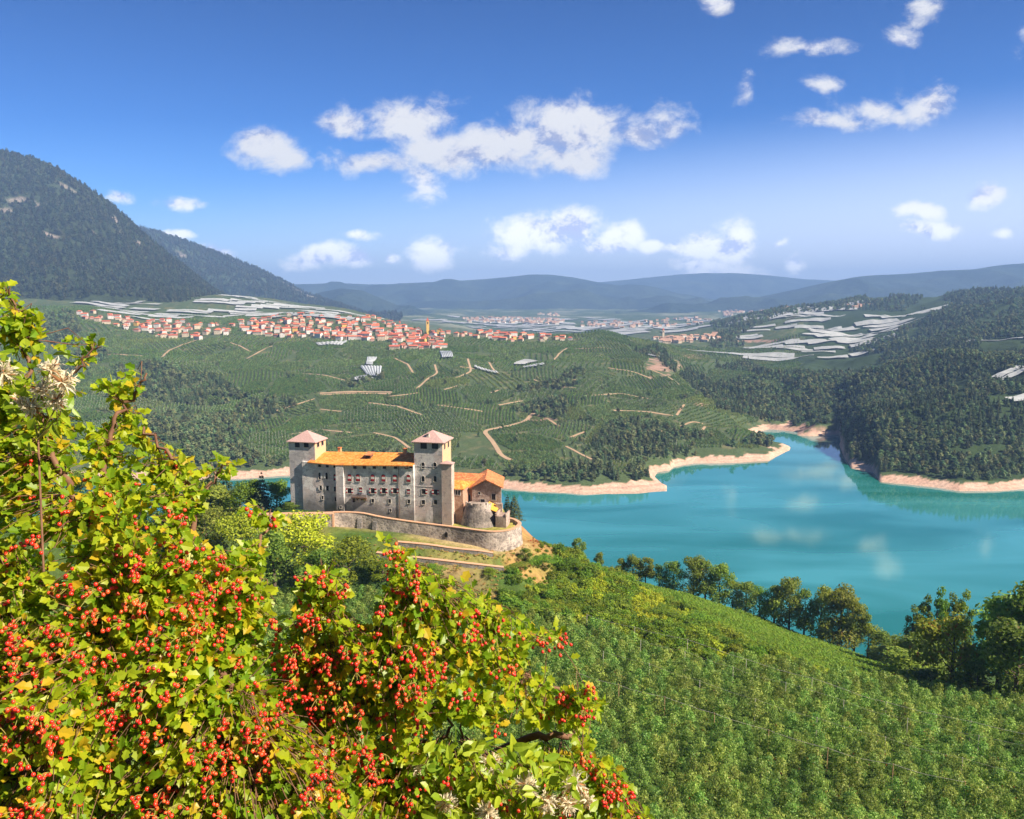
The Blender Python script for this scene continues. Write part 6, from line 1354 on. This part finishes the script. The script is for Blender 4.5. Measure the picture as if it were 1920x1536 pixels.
# ------------------------------------------------------------------ hawthorn bush and wild clematis in front
ML_haw = leafy("hawthorn_leaf", (.19, .37, .018), (.58, .64, .026), .6, .38, objr=.0, spec=.4, cc=(.72, .52, .03), ccp=.88)
ML_cle = leafy("clematis_leaf", (.20, .34, .02), (.42, .50, .03), .45, .4, objr=.0, spec=.35)
M_berry = simple("red_berry", (.80, .045, .02), (.68, .02, .015), 40, .28, spec=.55, c3=(.85, .14, .03), sc3=14)
M_tip = simple("berry_tip", (.05, .02, .015), (.08, .03, .02), 30, .8)
M_twig = simple("reddish_twig", (.13, .06, .035), (.22, .12, .07), 30, .8, .0)
M_stalk = simple("green_stalk", (.28, .30, .06), (.35, .22, .06), 30, .7)
M_fluff = leafy("seed_plume", (.88, .76, .52), (.92, .86, .68), .5, .8, objr=.0, spec=.1, cc=(.46, .22, .10), ccp=.9)
OUT = [(-60,690),(30,700),(90,720),(125,770),(165,805),(215,785),(265,775),(290,830),(335,850),(362,875),(376,910),(400,935),(385,975),(330,975),(345,1025),(410,1030),(490,1020),(505,1040),(470,1065),(510,1110),(545,1168),(545,1200),(640,1205),(668,1190),(700,1150),(735,1060),(770,1045),(812,1065),(826,1125),(905,1108),(925,1150),(985,1160),(1010,1185),(985,1225),(960,1262),(1005,1275),(1050,1288),(1115,1282),(1132,1328),(1090,1375),(1110,1420),(1150,1440),(1185,1462),(1180,1512),(1245,1560),(1245,1640),(-60,1640)]
LOBES = [[(560,1165),(556,1100),(590,1058),(640,1062),(660,1110),(648,1165),(620,1190)],[(440,960),(470,945),(520,958),(535,975),(500,998)],[(1000,1180),(1050,1178),(1075,1195),(1020,1205)],[(700,1010),(735,1005),(760,1030),(735,1045)],[(-10,525),(18,530),(34,580),(70,578),(84,600),(40,650),(-10,650)],[(20,600),(80,585),(88,650),(20,660)],[(140,672),(165,640),(190,642),(195,655),(158,695)],[(130,740),(255,690),(285,715),(270,745),(210,760)],[(370,880),(395,858),(430,855),(450,875),(400,900)]]
r7 = np.random.default_rng(77)
def bdepth(px, py):
    return 1.50+.36*np.clip(px/1200, 0, 1)+.50*np.clip((1540-py)/900, 0, 1.1)+.20*fbm(px, py, 260, 2, 5)
def leaf_batch(pos, d, up, size, kind='haw'):
    """pos base, d direction, up normal -> leaf blades with a folded midrib"""
    if kind == 'haw':
        m = [(0, 0), (.28, 0), (.47, 0), (.66, 0), (1, 0)]; o = [(.10, .16), (.28, .42), (.44, .26), (.66, .38), (.85, .14)]
    else:
        m = [(0, 0), (.25, 0), (.5, 0), (.75, 0), (1, 0)]; o = [(.08, .12), (.25, .26), (.5, .25), (.75, .15), (.9, .06)]
    n = len(pos); s = np.cross(d, up); s /= np.linalg.norm(s, axis=1)[:, None]+1e-9; u = np.cross(s, d); fold = r7.uniform(.15, .5, n)[:, None]; curl = r7.uniform(-.1, .35, n)[:, None]; size = size[:, None]
    Vs = [pos+size*(d*a-u*curl*a*a) for a, _ in m]
    for sg in (1, -1): Vs += [pos+size*(d*a+s*sg*w*np.sqrt(1-fold**2*.8)+u*w*fold-u*curl*a*a) for a, w in o]
    V_ = np.stack(Vs, 1); base = (np.arange(n)*15)[:, None]; F_ = []
    for off, fl in ((5, 0), (10, 1)):
        for i in range(4):
            f = [i, off+i, off+i+1, i+1]
            F_.append(base+np.array(f[::-1] if fl else f))
    # stalk joins the blade to its twig
    return V_.reshape(-1, 3), np.concatenate(F_)
def ico():
    import bmesh
    bm = bmesh.new(); bmesh.ops.create_icosphere(bm, subdivisions=2, radius=1); v = np.array([x.co[:] for x in bm.verts]); f = np.array([[q.index for q in p.verts] for p in bm.faces]); bm.free(); return v, f
IV, IF = ico()
def tubes_np(A, Bm, Cc, r0, r1, n=4):
    """many 3-point tubes at once"""
    N_ = len(A); P_ = [A, Bm, Cc]; rads = [r0, (r0+r1)/2, r1]; V_ = []
    for i, p in enumerate(P_):
        d = (P_[min(i+1, 2)]-P_[max(i-1, 0)]); d /= np.linalg.norm(d, axis=1)[:, None]+1e-9; a = np.cross(d, np.array([.31, .52, .79])); a /= np.linalg.norm(a, axis=1)[:, None]+1e-9; c = np.cross(d, a)
        for k in range(n): V_.append(p+(a*math.cos(6.283*k/n)+c*math.sin(6.283*k/n))*rads[i])
    V_ = np.stack(V_, 1); base = (np.arange(N_)*3*n)[:, None]; F_ = [base+np.array([i*n+k, i*n+(k+1) % n, (i+1)*n+(k+1) % n, (i+1)*n+k]) for i in range(2) for k in range(n)]
    return V_.reshape(-1, 3), np.concatenate(F_)
def hawthorn():
    root_p = Vector((-.35, 2.35, float(hgt_grid(-.35, 2.35)))); root = empty("hawthorn_bush", root_p); tag(root, "hawthorn bush laden with red berries and yellow-green leaves filling the lower left", "bush")
    def W(px, py, Y): return np.array(T(px, py, Y))
    limbs = [([(430,1760,2.3),(410,1500,2.1),(330,1310,1.95),(300,1180,1.9),(240,1060,1.85)], .022), ([(420,1740,2.3),(500,1480,2.05),(560,1350,2.0),(680,1230,2.0),(800,1215,2.05),(940,1230,2.1),(1010,1290,2.1)], .020), ([(430,1760,2.3),(640,1560,2.1),(880,1440,2.1),(1010,1380,2.1),(1090,1400,2.1),(1150,1480,2.1)], .018),
             ([(400,1750,2.35),(250,1480,2.0),(160,1290,1.85),(90,1240,1.8),(40,1120,1.8)], .019), ([(240,1060,1.85),(170,960,1.9),(120,900,1.95),(60,760,2.0),(45,640,2.05),(15,545,2.05)], .011), ([(300,1180,1.9),(340,1060,1.9),(370,960,1.95),(330,880,2.0),(270,800,2.05)], .011), ([(240,1060,1.85),(200,900,2.0),(210,800,2.05),(250,740,2.1),(275,700,2.1)], .009),
             ([(680,1230,2.0),(720,1150,2.0),(755,1080,2.0),(765,1050,2.0)], .010), ([(560,1350,2.0),(590,1250,1.95),(605,1160,1.95),(610,1080,1.95)], .009), ([(800,1215,2.05),(860,1170,2.1),(900,1130,2.1)], .008), ([(330,1310,1.95),(400,1200,1.85),(450,1120,1.9),(480,1040,1.95),(505,975,2.0)], .010),
             ([(940,1230,2.1),(990,1210,2.1),(1040,1192,2.1)], .005), ([(1010,1290,2.1),(1070,1300,2.1),(1110,1320,2.1)], .008), ([(410,1500,2.1),(440,1320,1.8),(390,1240,1.75),(330,1220,1.75)], .012), ([(160,1290,1.85),(210,1200,1.75),(260,1130,1.75)], .010), ([(60,760,2.0),(110,720,2.0),(150,690,2.0),(185,650,2.0)], .006), ([(370,960,1.95),(400,900,2.0),(435,870,2.0)], .006), ([(700,1560,2.1),(720,1420,2.0),(830,1380,2.0),(850,1330,2.0)], .009), ([(840,1470,2.1),(862,1400,2.05),(868,1345,2.05)], .007)]
    nodes = []
    for pts, r0 in limbs:
        P_ = [Vector(W(*p)) for p in pts]; D = []
        for i in range(len(P_)-1):
            p0 = P_[max(i-1, 0)]; p1 = P_[i]; p2 = P_[i+1]; p3 = P_[min(i+2, len(P_)-1)]
            for k in range(6): t = k/6; D.append(.5*((2*p1)+(p2-p0)*t+(2*p0-5*p1+4*p2-p3)*t*t+(3*p1-p0-3*p2+p3)*t**3)+Vector(r7.normal(0, .006, 3)))
        D.append(P_[-1]); rr = [r0*(1-.72*i/(len(D)-1)) for i in range(len(D))]; mb = MB(); mb.tube([q-root_p for q in D], rr, 8); mb.build("limb", M_twig, root, smooth=True)
        nodes += [tuple(q) for q in D]
    mb = MB(); mb.tube([Vector((0, 0, -.3)), Vector((0, 0, .2)), Vector(W(430, 1760, 2.3))-root_p], [.05, .042, .026], 9); mb.build("stem", M_twig, root, smooth=True)
    nodes = np.array(nodes)
    # shoots: points filling the crown
    PXs = []; PYs = []; DD = []
    def samp(poly, n, extra=0):
        xs = [p[0] for p in poly]; ys = [p[1] for p in poly]; k = 0
        while k < n:
            px, py = r7.uniform(min(xs), max(xs), 400), r7.uniform(min(ys), max(ys), 400); m_ = inpoly(px, py, poly); px, py = px[m_], py[m_]
            if poly is OUT:
                dens = .55+.5*fbm(px, py, 120, 2, 9)+.25*np.clip((py-950)/300, 0, 1); hole = ((px-860)/90)**2+((py-1395)/50)**2 < 1; hole |= ((px-690)/45)**2+((py-1290)/14)**2 < 1; hole |= (py > 1360) & (px > 900) & (px < 1080) & (py < 1440)
                m_ = (r7.uniform(0, 1, len(px)) < dens) & ~hole; px, py = px[m_], py[m_]
            px, py = px[:n-k], py[:n-k]; PXs.append(px); PYs.append(py); k += len(px); DD.append(bdepth(px, py)+extra+r7.exponential(.085, len(px))-.04)
    samp(OUT, 6000); [samp(l, n) for l, n in zip(LOBES, (64, 9, 6, 4, 30, 30, 9, 20, 8))]
    px = np.concatenate(PXs); py = np.concatenate(PYs); Yd = np.concatenate(DD); n = len(px)
    A_, E_ = np.array([ae(a, b) for a, b in zip(px, py)]).T; tip = np.stack([A_*Yd, Yd, CAMZ+E_*Yd], 1)
    # each shoot is joined to the nearest limb by a twig
    dist = ((tip[:, None, :]-nodes[None])**2).sum(-1); nn = nodes[dist.argmin(1)]; vec = tip-nn; ln = np.linalg.norm(vec, axis=1)[:, None]; start = np.where(ln > .16, tip-vec/ln*.16, nn)
    mid = (start+tip)/2+r7.normal(0, .012, (n, 3))+np.array([0, 0, .012]); TV, TF = tubes_np(start, mid, tip, .0014, .0008)
    me = fast_mesh("twigs", TV-np.array(root_p), TF, True); tag(add_obj("twigs", me, M_twig, root), kind='stuff')
    # leaves
    LP = []; LD = []; LU = []; LS = []
    sunv = np.array(sun_dir)
    for i in range(n):
        k = int(r7.integers(4, 8)); t = r7.uniform(.25, 1.0, k)[:, None]; base = start[i]*(1-t)+tip[i]*t if ln[i] > .01 else np.repeat(tip[i][None], k, 0)
        ax = (tip[i]-start[i]); ax = ax/(np.linalg.norm(ax)+1e-6); d = ax*.4+r7.normal(0, .8, (k, 3))+np.array([0, -.25, -.12]); d /= np.linalg.norm(d, axis=1)[:, None]
        up = r7.normal(0, .6, (k, 3))+np.array([0, -.45, .5])+sunv*.7; LP.append(base+d*.008); LD.append(d); LU.append(up); LS.append(r7.uniform(.016, .033, k))
    LP, LD, LU, LS = np.vstack(LP), np.vstack(LD), np.vstack(LU), np.concatenate(LS); LVv, LF = leaf_batch(LP, LD, LU, LS); print("haw leaves", len(LP))
    me = fast_mesh("foliage", LVv-np.array(root_p), LF, False); add_obj("foliage", me, ML_haw, root)
    # berry clusters
    cl = np.argwhere((py > 800) | (r7.uniform(0, 1, n) < .05)).ravel(); w_ = np.clip((py[cl]-820)/110, .18, 1)*np.clip(.75+1.3*fbm(px[cl], py[cl], 90, 3, 14), .05, 1.5)*np.where((px[cl] > 780) & (px[cl] < 1040) & (py[cl] > 1370), .12, 1)*np.where((px[cl] > 1000), 1.8, 1); cl = r7.choice(cl, 900, replace=False, p=w_/w_.sum())
    fr = sorted(cl, key=lambda i: Yd[i]-.0*px[i]); restV = []; restF = []; rm = []; nv = 0; toward = np.array([0, -1.0, 0])
    for ci, i in enumerate(fr):
        k = int(r7.integers(3, 9)); c0 = tip[i]+toward*.035+np.array([0, 0, .0]); jt = c0+toward*-.02; Vv = []; Ff = []; mi = []; m0 = 0; P_ = []
        for q in range(k):
            for _ in range(12):
                p = c0+r7.normal(0, 1, 3)*np.array([.0105, .010, .0105])+np.array([0, 0, -.004])
                if all(np.linalg.norm(p-o) > .0078 for o in P_): break
            P_.append(p)
        for p in P_:
            rad = r7.uniform(.0038, .0051); Vv.append(p+IV*rad*np.array([1, 1, 1.08])); Ff.append(IF+m0); mi += [0]*len(IF); m0 += len(IV)
            dd = p-jt; dd /= np.linalg.norm(dd); tv, tf = tubes_np((p+dd*rad*.85)[None], (p+dd*rad*1.02)[None], (p+dd*rad*1.2)[None], .0016, .0012, 4); Vv.append(tv)
            Ff.append(np.concatenate([tf[:, :3], tf[:, [0, 2, 3]]])+m0); mi += [1]*(2*len(tf)); m0 += len(tv)
            tv, tf = tubes_np(jt[None], ((jt+p)/2+np.array([0, 0, .003]))[None], p[None], .0008, .0007, 4); Vv.append(tv); Ff.append(np.concatenate([tf[:, :3], tf[:, [0, 2, 3]]])+m0); mi += [2]*(2*len(tf)); m0 += len(tv)
        Vv = np.vstack(Vv)-np.array(root_p); Ff = np.vstack(Ff)
        if ci < 100:
            me = fast_mesh("berry_cluster", Vv, Ff, True); o = add_obj("berry_cluster", me, [M_berry, M_tip, M_stalk], root); me.polygons.foreach_set('material_index', mi)
        else: restV.append(Vv); restF.append(Ff+nv); rm += mi; nv += len(Vv)
    me = fast_mesh("berries", np.vstack(restV), np.vstack(restF), True); o = add_obj("berries", me, [M_berry, M_tip, M_stalk], root); me.polygons.foreach_set('material_index', rm); tag(o, kind='stuff')
hawthorn()
def clematis(heads, leafpoly, nleaf, name, label, base):
    rp = Vector(T(*base)); rp.z = float(hgt_grid(rp.x, rp.y)); root = empty(name, rp); tag(root, label, "climbing plant", "wild clematis climbing in the bush")
    hub = Vector(T(sum(h[0] for h in heads)/len(heads), max(h[1] for h in heads)+60, 1.75)); tips = []
    mb = MB(); mb.tube([Vector((0, 0, 0)), (hub-rp)*.5+Vector((.05, 0, 0)), hub-rp], [.004, .003, .0022], 6); mb.build("vine_stem", M_twig, root, smooth=True)
    for px, py, Y, r in heads:
        c = np.array(T(px, py, Y)); n = 90; d = r7.normal(0, 1, (n, 3)); d /= np.linalg.norm(d, axis=1)[:, None]; l = r*r7.uniform(.6, 1.1, n)[:, None]; sd_ = np.cross(d, r7.normal(0, 1, (n, 3))); sd_ /= np.linalg.norm(sd_, axis=1)[:, None]
        p0 = c+d*.003; p1 = c+d*l*.5+sd_*l*.12; p2 = c+d*l*.85+sd_*l*.36; p3 = c+d*l*.9+sd_*l*.68; w = np.cross(d, sd_)*.0021; Vv = np.stack([p0-w, p0+w, p1-w, p1+w, p2-w*.8, p2+w*.8, p3-w*.3, p3+w*.3], 1).reshape(-1, 3)
        b = (np.arange(n)*8)[:, None]; Ff = np.concatenate([b+np.array(f) for f in ((0, 1, 3, 2), (2, 3, 5, 4), (4, 5, 7, 6))]); me = fast_mesh("seed_head", Vv-np.array(rp), Ff); add_obj("seed_head", me, M_fluff, root)
        mb = MB(); mb.tube([hub-rp, (Vector(c)+hub)/2-rp+Vector((.01, .02, -.01)), Vector(c)-rp], [.002, .0015, .001], 5); mb.build("vine_tendril", M_stalk, root)
    xs = [p[0] for p in leafpoly]; ys = [p[1] for p in leafpoly]; P_ = []
    while len(P_) < nleaf:
        a, b = r7.uniform(min(xs), max(xs)), r7.uniform(min(ys), max(ys))
        if inpoly(a, b, leafpoly): P_.append(T(a, b, 1.72+r7.uniform(-.08, .25)))
    P_ = np.array(P_); k = len(P_); d = r7.normal(0, .8, (k, 3))+np.array([.3, -.3, .1]); d /= np.linalg.norm(d, axis=1)[:, None]; up = r7.normal(0, .45, (k, 3))+np.array([0, -.4, .8]); Vv, Ff = leaf_batch(P_, d, up, r7.uniform(.026, .044, k), 'cle')
    add_obj("foliage", fast_mesh("foliage", Vv-np.array(rp), Ff), ML_cle, root)
clematis([(98,695,1.7,.030),(6,698,1.7,.034),(117,717,1.68,.030),(75,732,1.7,.024),(106,751,1.7,.026),(60,764,1.72,.026),(38,752,1.74,.02)], [(0,640),(120,660),(140,770),(90,830),(0,840)], 90, "clematis_vine", "wild clematis with fluffy cream seed heads in the upper left of the bush", (20, 1700, 2.0))
clematis([(781,1441,1.75,.026),(922,1430,1.72,.028),(988,1473,1.7,.032),(1078,1469,1.72,.034),(1027,1504,1.68,.030),(1066,1508,1.7,.028),(914,1523,1.66,.028),(836,1504,1.68,.026),(1100,1500,1.75,.024)], [(800,1400),(900,1370),(1010,1400),(1090,1450),(1130,1536),(780,1536),(760,1460)], 330, "clematis_vine", "wild clematis with pale seed heads and long leaves at the bottom centre", (940, 1700, 2.0))
# ------------------------------------------------------------------ air
def haze():
    m, t, out = new_mat("haze"); L = t.links
    v = nd(t, 'ShaderNodeVolumePrincipled', inp={'Density': HAZE}); v.inputs['Color'].default_value = (.31, .53, 1.0, 1); L.new(v.outputs[0], out.inputs['Volume'])
    b = MB(); b.box(-15500, 17500, -400, 19800, -45, 930)
    o = b.build("haze", m); tag(o, "thin blue haze filling the valley air", kind='stuff')
HAZE = 9.5e-5
haze()
